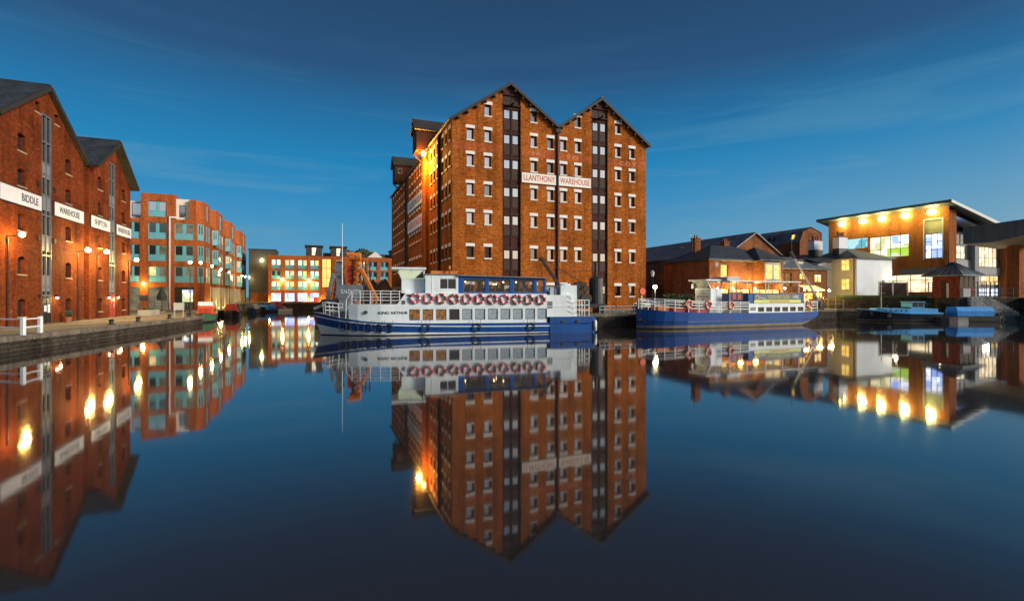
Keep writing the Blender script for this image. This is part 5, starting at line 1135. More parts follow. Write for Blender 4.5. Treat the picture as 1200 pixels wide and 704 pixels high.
MB().box(-2.4, 1.4, -1, 1, .55, .95).box(-2.2, -1.7, -1.1, 1.1, 0, .7).box(.6, 1.1, -1.1, 1.1, 0, .7).build('truck', 'steel_dark', t)
MB().cyl((.6, 0, .95), (.6, 0, 3.6), .72, n=16).cyl((.6, 0, 3.6), (.6, 0, 3.9), .72, .25, 16).cyl((.6, 0, 3.8), (.6, 0, 5.3), .16, n=10).build('boiler', 'steel_dark', t)
mb = MB()
for s_ in (-.5, .5):
    mb.bar((-2.0, s_, .95), (-1.2, s_, 3.3), .16).bar((-.4, s_, .95), (-1.2, s_, 3.3), .16)
mb.cyl((-1.5, -.7, 1.9), (-1.5, .7, 1.9), .55, n=14).cyl((-.7, -.8, 1.5), (-.7, -.6, 1.5), .6, n=16).cyl((-.7, -.75, 2.5), (-.7, -.6, 2.5), .35, n=12).cyl((-1.9, -.9, 2.6), (-1.9, -.7, 2.6), .42, n=14).box(-1.7, -.6, -.55, .55, 2.6, 3.2)
mb.build('winch', 'steel_brown', t)
mb = MB()
for s_ in (-.22, .22): mb.bar((-2.4, s_ * 1.6, 1.4), (-5.35, s_, 5.65), .14, .22)
for k in range(9):
    f = k / 9; mb.bar((-2.4 - 2.95 * f, -.3, 1.4 + 4.25 * f), (-2.4 - 2.95 * (f + .1), .3, 1.4 + 4.25 * (f + .1)), .06)
mb.cyl((-5.35, -.2, 5.65), (-5.35, .2, 5.65), .2, n=10)
mb.build('jib', 'steel_brown', t)
for a, b in (((-1.2, -.4, 3.3), (-5.3, -.15, 5.75)), ((-1.2, .4, 3.3), (-5.3, .15, 5.75)), ((-5.5, 0, 5.55), (-5.2, 0, 3.2)), ((.6, 0, 4.4), (-2.6, -.4, 4.35)), ((1.1, -.3, 2.6), (3.0, -.6, .2))): MB().cyl(a, b, .024, n=5).build('cable', 'steel_dark', t)
def plain_rail(label, p0, p1, n=5):
    return railing(label, [p0, p1], .72, 2, .75, 'galv', .035, None, 'quay_railing', .04)
plain_rail('low grey quay railing between the two big boats, nearer the white boat', (8.9, 50.6, ZW), (10.6, 51.5, ZW)); plain_rail('low grey quay railing between the two big boats, nearer the blue boat', (10.9, 51.6, ZW), (13.6, 53.0, ZW))
t = thing('bench', 'dark slatted bench with white back rail under the warehouse\'s lowest windows', 'bench', (15.3, 58.0, ZW), ANG)
mb = MB()
for k in range(3): mb.box(-1.2, 1.2, -.2 + k * .17, -.07 + k * .17, .44, .48)
mb.build('seat', 'steel_brown', t); MB().box(-1.2, 1.2, .3, .34, .6, .72).box(-1.2, 1.2, .3, .34, .8, .95).build('backrest', 'white_paint', t)
for x in (-1.0, 1.0): MB().box(x - .05, x + .05, -.2, .3, 0, .44).build('leg', 'black', t)
t = thing('planter', 'rusty half-barrel planter by the warehouse corner', 'planter', (14.0, 55.2, ZW))
MB().cyl((0, 0, 0), (0, 0, .7), .55, .7, 16).build('trough', 'steel_brown', t); leafy(MB(), (0, 0, .85), .7, 160, .12, .5, 8).build('plant', ['leaf', 'leaf_dark'], t)
t = thing('lifebuoy_post', 'red-orange round lifebuoy housing on a post by the bow of the blue trip boat', 'lifebuoy stand', (13.6, 52.4, ZW), A2_)
MB().bar((0, 0, 0), (0, 0, 2.2), .08).build('post', 'white_paint', t); MB().cyl((0, -.06, 2.25), (0, -.22, 2.25), .42, .36, 24).build('housing', 'ring_orange', t); MB().cyl((-.1, -.1, 1.6), (-.1, -.2, 1.6), .1, n=12).build('tag', 'letter_yellow', t)
t = thing('street_lamp', 'brilliant lamp post behind the bow of the blue trip boat, beside the big warehouse', 'street lamp', (16.0, 55.8, ZW))
MB().cyl((0, 0, 0), (0, 0, 2.6), .07, .05).build('post', 'black', t); MB().sphere((0, 0, 2.78), .22).build('globe', 'lamp_white', t, True); MB().cyl((0, 0, 2.98), (0, 0, 3.15), .2, .05).build('cap', 'black', t); pt(t, (0, -.4, 2.5), 480, (1, .86, .45), .2)
t = thing('lantern', 'unlit old lantern on a bracket above the brilliant lamp by the warehouse corner', 'lamp', (17.3, 61.5, 5.6))
MB().cyl((0, 0, 0), (0, 0, .55), .14, .24, 6).cyl((0, 0, .55), (0, 0, .8), .24, .04, 6).build('housing', 'galv', t); MB().bar((0, 0, .1), (.3, .9, -.3), .06).bar((.3, .9, -.3), (.3, .9, -4.15), .08).build('bracket', 'black', t)

# ------------------------------------------------------------------ the long slate-roofed building, the pub and what stands behind it
def hip_roof(mb, x0, x1, y0, y1, z, zr, ov=.35, hx=None, t=.0):
    a, b, c, d = x0 - ov, x1 + ov, y0 - ov, y1 + ov
    if (b - a) >= (d - c): h_ = (d - c) / 2 if hx is None else hx; r0, r1 = (a + h_, (c + d) / 2), (b - h_, (c + d) / 2)
    else: h_ = (b - a) / 2 if hx is None else hx; r0, r1 = ((a + b) / 2, c + h_), ((a + b) / 2, d - h_)
    vs = [(a, c, z), (b, c, z), (b, d, z), (a, d, z), (*r0, zr), (*r1, zr)]
    if (b - a) >= (d - c): fs = [(0, 1, 5, 4), (1, 2, 5), (2, 3, 4, 5), (3, 0, 4)]
    else: fs = [(0, 1, 4), (1, 2, 5, 4), (2, 3, 5), (3, 0, 4, 5)]
    mb.add(vs, fs); mb.box(a, b, c, d, z - .16, z - .001)
    return mb
t = thing('long_warehouse', 'long dark slate-roofed building running back behind the pub, brick gable at its near end', 'building', (38.0, 78.0, 0), ANG)
MB().quad((-5.2, 0, 1.4), (-5.2, 30, 1.4), (-5.2, 30, 9.9), (-5.2, 0, 9.9)).quad((5.2, 0, 1.4), (5.2, 30, 1.4), (5.2, 30, 9.9), (5.2, 0, 9.9)).build('side_wall', 'dark_cladding', t)
MB().add([(-5.2, 0, 1.4), (5.2, 0, 1.4), (5.2, 0, 9.9), (0, 0, 13.0), (-5.2, 0, 9.9)], [(0, 1, 2, 3, 4)]).build('gable_wall', 'brick_pub', t)
MB().add([(-5.2, 30, 1.4), (5.2, 30, 1.4), (5.2, 30, 9.9), (0, 30, 13.0), (-5.2, 30, 9.9)], [(0, 1, 2, 3, 4)]).build('gable_wall', 'brick_pub', t)
mb = MB(); roof_slab(mb, (-5.6, -.3, 9.75), (-5.6, 30, 9.75), (0, 30, 13.2), (0, -.3, 13.2), .15); roof_slab(mb, (5.6, -.3, 9.75), (5.6, 30, 9.75), (0, 30, 13.2), (0, -.3, 13.2), .15)
rf = mb.build('roof', 'metal_roof', t); MB().box(-5.75, -5.6, -.3, 30, 9.45, 9.7).build('gutter', 'steel_brown', rf)
mb = MB()
for y in (3, 9, 15, 21): mb.box(-5.35, -5.2, y, y + 2.2, 4.5, 7.5)
mb.build('window', 'pane_dark', t)
MB().box(-8.5, -5.3, -6, 22, 5.0, 5.2).bar((-8.4, -6, 5.2), (-8.4, 22, 6.2), .08).bar((-8.4, -5.9, 1.4), (-8.4, -5.9, 5.0), .2).bar((-8.4, 8, 1.4), (-8.4, 8, 5.0), .2).box(-8.5, -8.4, -6, 22, 6.05, 6.15).box(-8.45, -5.3, -5.9, -5.8, 1.4, 4.9).build('balcony', 'frame_dark', t)
hg = thing('hedge', 'clipped dark hedge between the brilliant lamp and the pub', 'hedge', (22.3, 61.0, ZW), ANG)
mb = MB(); rd = random.Random(2)
for k in range(9): leafy(mb, (-3.4 + k * .85, 0, 1.1), 1.15, 260, .16, .85, 20 + k)
mb.build('foliage', ['leaf_dark', 'leaf'], hg)
PO = (25.3, 64.0)
P_ = thing('pub', 'two-storey brick pub with slate hipped roofs and a bay of lit windows, glowing lights below', 'pub', (*PO, 0), ANG)
op = [(1.9, 3.1, 5.55, 7.3), (.6, 3.3, 1.7, 4.15), (3.9, 6.9, 1.7, 4.15), (7.5, 12.3, 1.7, 4.15)]
mb = MB(); wall(mb, 0, 12.8, 1.3, [(0, 8.0), (12.8, 8.0)], op, .25)
mb.quad((0, 0, 1.3), (0, 9, 1.3), (0, 9, 8), (0, 0, 8)).quad((12.8, 0, 1.3), (12.8, 9, 1.3), (12.8, 9, 8), (12.8, 0, 8)).quad((0, 9, 1.3), (12.8, 9, 1.3), (12.8, 9, 8), (0, 9, 8))
mb.build('wall', 'brick_pub', P_)
window(P_, (2.5, 0, 5.55), 1.2, 1.75, 'win_yellow', 'white_paint', sill=.12, dep=.2)
for a, b, c, d in op[1:]:
    n = max(2, int((b - a) / 1.1)); f = framebars(MB(), b - a, d - c, .08, .06, tuple(-(b - a) / 2 + (b - a) * k / n for k in range(1, n)), (1.75,)).build('window', 'timber_dark', P_, loc=((a + b) / 2, .1, c)); MB().box(-(b - a) / 2, (b - a) / 2, .1, .13, 0, d - c).build('pane', 'win_pub', f)
MB().box(.95, 1.45, -.02, .0, 7.0, 7.6).build('vent', 'panel_grey', P_)
MB().box(-.15, 12.95, -.2, -.003, 7.75, 8.0).build('eaves_board', 'cream_render', P_)
by = MB().prism([(7.6, 0), (8.5, -.9), (11.2, -.9), (12.1, 0)], 4.9, 7.9).build('bay', 'brick_pub', P_)
for x in (9.25, 10.75): window(by, (x - .05 if x > 10 else x, -.9, 5.45), 1.15, 1.95, 'win_yellow', 'white_paint', sill=.12, dep=-.02, trans=(1.0,))
MB().box(8.5, 8.66, -.97, -.905, 5.3, 7.7).box(9.88, 10.08, -.97, -.905, 5.3, 7.7).box(11.1, 11.22, -.97, -.905, 5.3, 7.7).box(8.5, 11.22, -.99, -.905, 7.45, 7.75).box(8.5, 11.22, -.98, -.905, 5.05, 5.3).build('surround', 'cream_render', by)
mb = MB(); hip_roof(mb, 0, 12.8, 0, 9, 8.02, 10.3, .45); rf = mb.build('roof', 'slate', P_)
mb = MB(); mb.add([(7.2, -1.35, 8.03), (12.5, -1.35, 8.03), (12.5, 3.5, 8.6), (7.2, 3.5, 8.6), (9.85, 2.0, 10.0)], [(0, 1, 4), (1, 2, 4), (3, 0, 4)]).box(7.2, 12.5, -1.35, .0, 7.88, 8.025); mb.build('bay_roof', 'slate', rf)
for x, y, h_ in ((2.8, 5.6, 11.2), (7.9, 5.4, 10.9)):
    ch = MB().box(x - .5, x + .5, y - .4, y + .4, 7.5, h_).box(x - .56, x + .56, y - .46, y + .46, h_, h_ + .15).build('chimney', 'brick_pub', rf); MB().cyl((x - .2, y, h_ + .15), (x - .2, y, h_ + .6), .12, n=8).cyl((x + .2, y, h_ + .15), (x + .2, y, h_ + .55), .12, n=8).build('chimney_pot', 'terracotta', ch)
MB().box(.5, 1.0, 6.0, 6.2, 10.0, 10.01).cyl((2.2, 5.6, 9.5), (2.2, 5.6, 11.8), .04).bar((1.6, 5.6, 11.7), (2.9, 5.6, 11.8), .04).build('aerial', 'galv', rf)
# warm lights strung under the pub's eaves and over its terrace
src = None
for i, (x, y, z) in enumerate(((1.0, -.35, 4.2), (3.55, -.35, 4.2), (7.2, -.5, 4.2), (12.5, -.6, 4.3), (15.5, -1.2, 4.1), (18.3, -1.0, 4.0), (20.6, -1.0, 4.0))):
    lab = ['warm globe lamp on the pub front nearest the hedge', 'warm globe lamp on the pub front beside the upstairs window', 'warm globe lamp on the pub front under the edge of the bay', 'warm globe lamp at the far corner of the pub front', 'warm globe lamp over the terrace beside the dark brick wing', 'warm globe lamp on the dark wing under its middle window', 'warm globe lamp on the dark wing next to the white house'][i]
    if src is None:
        src = thing('globe_lamp', lab, 'lamp', loc_on(PO, ANG, x, y, z), ANG, 'globe lamps along the pub'); MB().cyl((0, 0, .1), (0, .34, .35), .03).build('bracket', 'black', src); MB().sphere((0, 0, 0), .12).build('globe', 'lamp_warm', src, True); k = src
    else: k = copy_thing(src, lab, loc_on(PO, ANG, x, y, z), ANG)
    pt(k, (0, -.45, -.1), 210 if i != 4 else 420, (1, .64, .18), .2)
fl = thing('floodlight', 'slim floodlight washing the upper brickwork of the pub', 'lamp', loc_on(PO, ANG, 5.5, -.9, 4.9), ANG)
MB().box(-.5, .5, -.1, .1, -.1, .02).bar((0, .1, -.04), (0, .88, -.04), .05).build('housing', 'black', fl); MB().box(-.45, .45, -.07, .07, .021, .04).build('lens', 'lamp_small', fl); pt(fl, (-1.2, .0, .45), 260, (1, .60, .13), .3); pt(fl, (1.4, .0, .45), 200, (1, .60, .13), .3)
# dark brick wing with low slate roof
W_ = thing('pub_wing', 'low dark brick wing of the pub with three lit upper windows', 'building', loc_on(PO, ANG, 13.0, 1.2, 0), ANG)
op = [(.7, 3.0, 4.6, 6.5), (4.6, 5.9, 5.6, 6.5), (7.6, 9.2, 5.2, 6.4), (1.0, 4.0, 1.7, 3.7), (4.7, 7.4, 1.7, 3.7), (7.9, 9.4, 1.6, 3.8)]
mb = MB(); wall(mb, 0, 10.2, 1.3, [(0, 7.15), (10.2, 7.15)], op, .25); mb.quad((10.2, 0, 1.3), (10.2, 7, 1.3), (10.2, 7, 8.8), (10.2, 0, 7.15)).quad((0, 7, 1.3), (10.2, 7, 1.3), (10.2, 7, 9), (0, 7, 9)).build('wall', 'brick_dark', W_)
for j, (a, b, c, d) in enumerate(op):
    n = 2; f = framebars(MB(), b - a, d - c, .07, .06, (0,) if j != 1 else (.1,)).build('window', 'timber_dark', W_, loc=((a + b) / 2, .1, c)); MB().box(-(b - a) / 2, (b - a) / 2, .1, .13, 0, d - c).build('pane', ['win_orange', 'win_yellow', 'win_warm', 'win_pub', 'win_pub', 'win_pub'][j], f)
mb = MB(); roof_slab(mb, (-.2, -.4, 7.15), (10.6, -.4, 7.15), (9.6, 5.2, 9.25), (-.2, 5.2, 9.25), .15); rf = mb.build('roof', 'slate_blue', W_)
for x in (3.0, 6.6):
    z = 7.15 + (2.6) * 2.1 / 5.6; MB().box(x, x + 1.1, 1.9, 2.5, z - .1, z + .18).build('rooflight', 'pane_sky', rf)
aw = MB().add([(4.2, -1.6, 4.1), (7.6, -1.6, 4.1), (7.6, 0, 4.75), (4.2, 0, 4.75), (4.2, -1.6, 3.95), (7.6, -1.6, 3.95)], [(0, 1, 2, 3), (0, 1, 5, 4)]).build('awning', 'awning_glow' if 'awning_glow' in M else 'cream_render', W_)  # awning cloth emits by itself; its lit look is put into the material
# mansard-roofed brick building behind
t = thing('mansard_building', 'brick building with a dark mansard roof and one lit window rising behind the pub', 'building', (49.0, 85.0, 0), ANG)
MB().box(0, 5.0, 0, 10, 1.4, 12.4).build('wall', 'brick_pub', t)
rf = MB().add([(-.15, -.1, 12.4), (-.15, 10.1, 12.4), (.75, 10.1, 14.3), (.75, -.1, 14.3), (2.6, 10.1, 15.1), (2.6, -.1, 15.1), (5.15, -.1, 14.2), (5.15, 10.1, 14.2), (5.15, -.1, 12.4), (5.15, 10.1, 12.4)], [(0, 1, 2, 3), (3, 2, 4, 5), (5, 4, 7, 6), (6, 7, 9, 8)]).build('roof', 'slate_blue', t)
MB().add([(-.1, -.02, 12.4), (5.1, -.02, 12.4), (5.1, -.02, 14.15), (2.6, -.02, 14.95), (.75, -.02, 14.2)], [(0, 1, 2, 3, 4)]).build('gable', 'brick_pub', t)
window(t, (2.5, -.02, 11.4), .7, 2.6, 'win_yellow', 'timber_dark', dep=.0)
for y, k in ((1.2, 'win_yellow'), (5.0, 'pane_dark'), (6.2, 'pane_dark'), (8.2, 'pane_dark'), (9.2, 'pane_dark')):
    MB().add([(.1, y, 13.0), (.1, y + .55, 13.0), (.42, y + .55, 13.75), (.42, y, 13.75)], [(0, 1, 2, 3)]).build('rooflight', k, rf, loc=(-.06, 0, .05))
# jib crane on the pub's quay
t = thing('jib_crane', 'slim grey leaning jib crane before the dark brick wing of the pub', 'crane', (41.0, 66.6, ZW), 0)
MB().cyl((0, 0, 0), (0, 0, 1.1), .3, .22, 12).box(-.4, .4, -.4, .4, 0, .2).build('pedestal', 'steel_dark', t); MB().bar((0, 0, 1.0), (-4.5, -1.6, 7.1), .18, .22).build('jib', 'panel_grey', t); MB().cyl((-4.5, -1.7, 7.0), (-4.5, -1.5, 7.0), .3, n=12).bar((-4.7, -1.6, 7.6), (-4.2, -1.6, 6.6), .3).build('head', 'steel_dark', t); MB().cyl((-4.6, -1.6, 7.2), (-4.6, -1.6, 9.6), .04).build('finial', 'steel_dark', t); MB().cyl((-4.6, -1.6, 7.0), (-4.7, -1.6, 4.0), .02).build('cable', 'steel_dark', t)
# ------------------------------------------------------------------ white house
HO = (50.4, 73.0)
H_ = thing('white_house', 'white rendered house with a slate hipped roof, its cream side with two lit windows', 'house', (*HO, 0), ANG)
mb = MB(); mb.box(0, 7.9, .0, 8, 2.9, 8.9); mb.build('wall', 'white_render', H_)
m2 = MB(); wall(m2, 0, 8.0, 2.9, [(0, 8.9), (8.0, 8.9)], [(5.75, 7.0, 7.0, 8.6), (5.75, 7.0, 4.15, 5.75)], .14); m2.build('side_wall', 'cream_render', H_, loc=(-.16, 8.0, 0), rz=R(-90))
for z in (7.0, 4.15): window(H_, (-.16, 1.62, z), 1.25, 1.6, 'win_yellow', 'white_paint', sill=.1, dep=.12, rz=R(-90), mull=(0,), trans=(.8,))
MB().cyl((-.22, .25, 2.95), (-.22, .25, 8.8), .07).build('downpipe', 'black', H_)
MB().box(5.6, 6.2, -.02, 0, 5.0, 5.6).build('window', 'win_dim', H_)
MB().box(-.2, 7.92, -.03, 0, 2.95, 3.2).build('plinth', 'concrete', H_)
mb = MB(); hip_roof(mb, -.1, 7.9, 0, 8, 8.93, 10.6, .4, 3.6); rf = mb.build('roof', 'slate', H_)
mb = MB(); roof_slab(mb, (-3.5, 3.0, 8.2), (-.2, 3.0, 8.95), (-.2, 8.0, 9.9), (-3.5, 8.0, 9.6), .12); mb.build('lean_to_roof', 'slate', rf)
MB().box(-3.2, -.17, 3.6, 8, 2.9, 8.3).build('lean_to', 'white_render', H_)
for x, y, z0, zt in ((1.6, 3.6, 9.6, 12.2), (.2, 6.6, 9.6, 11.9)):
    ch = MB().box(x - .95, x + .95, y - .5, y + .5, z0 + .9, zt).build('chimney', 'white_render', rf); MB().box(x - .98, x + .98, y - .53, y + .53, z0 - 1, z0 + .9).build('base', 'dark_cladding', ch)
    MB().box(x - .98, x + .98, y - .53, y + .53, zt, zt + .12).cyl((x - .5, y, zt + .1), (x - .5, y, zt + .85), .17, n=8).cyl((x, y, zt + .1), (x, y, zt + .75), .17, n=8).cyl((x + .5, y, zt + .1), (x + .5, y, zt + .85), .17, n=8).build('chimney_pot', 'terracotta', ch)
t = thing('wall_lamp', 'lamp washing the corner of the white house nearest the black gates', 'lamp', loc_on(HO, ANG, 7.3, -.6, 5.9), ANG)
MB().bar((0, .6, 0), (0, 0, .05), .04).build('bracket', 'black', t); MB().cyl((0, 0, -.06), (0, 0, .06), .12).build('lens', 'lamp_small', t); pt(t, (0, -.35, .2), 110, (1, .90, .55), .2)
g_ = thing('yard_gate', 'dark boarded double yard gates in a steel frame beside the white house', 'gate', (52.4, 71.3, ZT), R(3))
mb = MB()
for x in (0, 2.1, 4.3): mb.bar((x, 0, 0), (x, 0, 2.35), .12)
mb.bar((0, 0, 2.3), (4.3, 0, 2.3), .1).build('frame', 'galv', g_)
for x0, x1 in ((.1, 2.0), (2.2, 4.2)):
    l = MB().box(x0, x1, .03, .09, .1, 2.15).build('leaf', 'timber_dark', g_); MB().bar((x0, 0, .2), (x1, 0, 2.0), .09).box(x0, x1, -.02, .028, .15, .3).box(x0, x1, -.02, .028, 1.9, 2.05).build('brace', 'timber_black', l)
railing('black steel fence on the terrace between the yard gates and the brick hut', [(58.9, 70.6, ZT), (62.5, 69.5, ZT), (66.0, 67.6, ZT)], 2.1, 3, .45, 'black', .03, None, 'fence')
railing('black railing along the top of the stone wall above the steps', [(61.6, 66.0, ZT), (68.0, 66.2, ZT), (76, 63, ZT)], 1.2, 2, 1.5, 'black', .03, None, 'railing')
railing('grey low railing on the quay below the white house', [(43.2, 71.6, ZW), (46.2, 69.6, ZW)], 1.3, 2, .9, 'frame_grey', .03, None, 'railing')
# brick hut
t = thing('brick_hut', 'small square red brick hut with a pyramid roof above the covered barge', 'hut', (58.35, 65.2, ZT), ANG)
MB().box(0, 3.3, 0, 3.0, 0, 2.95).build('wall', 'brick_hut', t)
MB().box(.15, 3.2, -.03, -.003, 1.35, 2.9).build('window', 'glass_black', t); mb = MB()
for x in (.15, 1.1, 2.15, 3.15): mb.box(x - .04, x + .04, -.06, -.03, 1.35, 2.9)
mb.box(.15, 3.2, -.06, -.03, 1.3, 1.38).build('window_frame', 'timber_black', t)
MB().box(-.03, -.003, 1.4, 1.95, 0, 2.3).build('door', 'brick_dark', t); MB().box(-.05, -.003, 1.1, 1.35, 0, 1.9).build('drain_pipe', 'galv', t)
cx0, cy0 = 1.65, 1.5
rf = MB().add([(-.9, -.9, 2.95), (4.2, -.9, 2.95), (4.2, 3.9, 2.95), (-.9, 3.9, 2.95), (cx0, cy0, 4.75)], [(0, 1, 4), (1, 2, 4), (2, 3, 4), (3, 0, 4)]).box(-.9, 4.2, -.9, 3.9, 2.83, 2.945).build('roof', 'metal_roof', t)
mb = MB()
for k in range(7):
    f = k / 6; mb.bar((-.9 + 5.1 * f, -.9, 2.98), (cx0 + (f - .5) * .3, cy0 - .1, 4.75), .05).bar((-.9, -.9 + 4.8 * f, 2.98), (cx0 - .1, cy0 + (f - .5) * .3, 4.75), .05)
mb.build('standing_seam', 'steel_dark', rf)
MB().box(0, 1.6, -.5, -.1, 0, 1.2).build('cabinet', 'grey_panel', t)
t = thing('wall_lamp', 'small bright lamp on a post behind the brick hut', 'lamp', (58.9, 69.2, ZT))
MB().cyl((0, 0, 0), (0, 0, 3.5), .05).build('post', 'black', t); MB().sphere((0, 0, 3.65), .2).build('globe', 'lamp_white', t, True); pt(t, (0, -.5, 3.4), 120, (1, .9, .6), .2)
# ------------------------------------------------------------------ the college
KO = (79.7, 91.0)
K_ = thing('college_building', 'large modern brick college with a sloping roof, floodlit yellow under its eaves', 'college', (*KO, 0), ANG)
# its side towards the water runs back from the corner; local y is depth
LW = 23.0
op = [(LW - 20.4, LW - 14.5, 13.3, 15.6), (LW - 14.2, LW - 6.7, 11.0, 15.4), (LW - 4.0, LW - 1.1, 10.3, 17.5), (LW - 16, LW - 2.0, 3.9, 8.6)]
mb = MB(); wall(mb, 0, LW, 2.9, [(0, 19.9), (LW, 19.9)], op, .5); mb.build('side_wall', 'brick_college', K_, loc=(0, LW, 0), rz=R(-90))
def K_win(a, b, z0, z1, mat, mull, trans, fm='frame_grey', dep=.35):
    """a glazed opening in the college's side; a, b = distance back from the corner"""
    wd = b - a; f = framebars(MB(), wd, z1 - z0, .1, .08, mull, trans).build('window', fm, K_, loc=(dep - .1, (a + b) / 2, z0), rz=R(-90)); MB().box(-wd / 2, wd / 2, .1, .13, 0, z1 - z0).build('pane', mat, f); return f
K_win(14.5, 20.4, 13.3, 15.6, 'win_cyan', (-1.5, 1.5), ())
f = K_win(6.7, 14.2, 11.0, 15.4, 'win_office', (-1.6, .3, 2.1), (1.7,)); MB().box(-.4, 3.6, .08, .095, .1, 1.7).build('blind', 'win_green', f); MB().box(.5, 3.6, .08, .095, 2.6, 4.2).build('screen', 'win_blue', f)
f = K_win(1.1, 4.0, 10.3, 14.9, 'win_blue', (-.45, .5), (1.6, 3.1)); MB().box(.28, .33, 1.1, 4.0, 14.95, 17.5).build('spandrel', 'soffit', K_)
f = MB().box(-.03, .0, .9, 1.1, 10.1, 17.7).box(-.03, 0, 4.0, 4.2, 10.1, 17.7).box(-.03, 0, 1.1, 4.0, 17.5, 17.7).build('surround', 'galv', K_)
K_win(2.0, 16.0, 3.9, 7.4, 'win_shop', (-5, -2.5, 0, 2.5, 5), (2.4,)); MB().box(.25, .3, 2.0, 16.0, 7.45, 8.6).build('spandrel', 'soffit', K_); MB().box(.2, .24, 8.5, 10.6, 7.5, 8.6).build('panel', 'orange_paint', K_)
# the front: brick pier at the corner, then glazed floors set back
MB().box(.52, 2.2, -.003, .8, 2.9, 19.0).box(.003, .52, -.003, .0, 2.9, 19.0).build('pier', 'brick_college', K_)
MB().box(1.2, 2.2, .8, 22.9, 2.9, 18).box(2.2, 30, 10, 23, 2.9, 15).build('rear_wall', 'brick_dark', K_)
gz = MB().box(2.2, 22, 2.6, 2.7, 2.9, 15.6).build('glazed_wall', 'frame_grey', K_)
for x0, x1, z0, z1, k in ((2.4, 9.8, 10.4, 12.9, 'win_office'), (10.2, 11.2, 10.4, 12.9, 'frame_grey'), (13.8, 20.4, 9.0, 13.0, 'win_shop'), (2.4, 10.6, 3.2, 6.6, 'win_shop'), (13.4, 21.0, 3.2, 4.9, 'win_blue'), (13.4, 21.0, 5.4, 7.3, 'win_warm'), (2.4, 9.8, 13.2, 15.2, 'pane_mid')):
    wd = x1 - x0; n = max(2, int(wd / 1.3)); f = framebars(MB(), wd, z1 - z0, .09, .08, tuple(-wd / 2 + wd * q / n for q in range(1, n)), ((z1 - z0) * .45,)).build('window', 'frame_grey', gz, loc=((x0 + x1) / 2, 2.45, z0)); MB().box(-wd / 2, wd / 2, .1, .13, 0, z1 - z0).build('pane', k, f)
MB().box(2.25, 12.4, 2.3, 2.58, 6.9, 10.2).box(12.9, 22, 2.3, 2.58, 7.4, 8.9).build('spandrel', 'grey_panel', K_)
st_ = MB().box(2.6, 6.2, 2.27, 2.296, 8.0, 8.3).box(7.4, 10.2, 2.27, 2.296, 7.9, 8.2).build('light_slot', 'win_white', K_)
MB().box(11.3, 12.7, 1.6, 2.9, 2.9, 13.5).build('column', 'frame_grey', K_); MB().box(21.4, 23.6, 1.2, 3.2, 2.9, 14).build('pier', 'brick_college', K_)
mb = MB(); mb.add([(-1.6, -1.2, 20.55), (14.6, -1.2, 17.0), (14.6, 24.8, 17.0), (-1.6, 24.8, 20.55), (-1.6, -1.2, 20.05), (14.6, -1.2, 16.4), (14.6, 24.8, 16.4), (-1.6, 24.8, 20.05)], [(0, 1, 2, 3)], 0).add([(-1.6, -1.2, 20.55), (14.6, -1.2, 17.0), (14.6, 24.8, 17.0), (-1.6, 24.8, 20.55), (-1.6, -1.2, 20.05), (14.6, -1.2, 16.4), (14.6, 24.8, 16.4), (-1.6, 24.8, 20.05)], [(4, 5, 6, 7), (0, 4, 7, 3), (2, 3, 7, 6)], 1).add([(-1.6, -1.2, 20.55), (14.6, -1.2, 17.0), (14.6, -1.2, 16.4), (-1.6, -1.2, 20.05), (14.6, 24.8, 17.0), (14.6, 24.8, 16.4)], [(0, 1, 2, 3), (1, 4, 5, 2)], 2)
rf = mb.build('roof', ['metal_roof', 'fascia', 'fascia_pale'], K_)
MB().add([(2.3, 0, 17.9), (13.5, 0, 15.6), (13.5, 2.5, 15.6), (2.3, 2.5, 17.9)], [(0, 1, 2, 3)]).build('soffit', 'frame_grey', rf)
MB().box(13.5, 24, 4, 16, 14, 16.6).add([(13, 3.0, 16.6), (24.5, 3.0, 17.6), (24.5, 17, 17.6), (13, 17, 16.6), (13, 3.0, 16.2), (24.5, 3.0, 17.2)], [(0, 1, 2, 3), (0, 1, 5, 4)]).build('roof_plant', 'fascia', K_)
src = None
for i, v in enumerate((19.4, 15.0, 11.2, 6.9, 2.4)):
    lab = ['yellow eaves floodlight of the college furthest from its corner', 'second yellow eaves floodlight from the far end of the college side', 'middle yellow eaves floodlight on the college side', 'yellow eaves floodlight above the end of the college\'s wide window', 'yellow eaves floodlight of the college nearest its corner'][i]
    l = loc_on(KO, ANG, -.75, v, 18.75)
    if src is None:
        src = thing('floodlight', lab, 'lamp', l, ANG, 'eaves floodlights on the college'); MB().bar((.75, 0, -.5), (0, 0, -.2), .07).box(-.25, .25, -.4, .4, -.28, -.12).build('bracket', 'black', src); MB().sphere((0, 0, .12), .66, 16, 10, sz=.75).build('lens', 'lamp_yellow', src, True); k = src
    else: k = copy_thing(src, lab, l, ANG)
    pt(k, (-.78, 0, .8), 130, (1, .98, .22), .3); pt(k, (-1.0, 0, -.62), 260, (1, .98, .20), .3)
t = thing('floodlight', 'small blue lamp under the college roof beside the brick corner pier', 'lamp', loc_on(KO, ANG, 3.0, 1.2, 16.9), ANG)
MB().box(-.2, .2, .1, .4, 0, .8).build('bracket', 'black', t); MB().sphere((0, 0, .1), .3).build('lens', 'lamp_blue', t, True); pt(t, (.3, -.4, -.4), 200, (.2, .45, 1), .2)
t = thing('floodlight', 'small blue lamp low in the tall window of the college side', 'lamp', loc_on(KO, ANG, -.25, 1.6, 12.3), ANG)
MB().box(.1, .3, -.12, .12, -.1, .1).build('bracket', 'black', t); MB().sphere((0, 0, 0), .22).build('lens', 'lamp_blue', t, True)
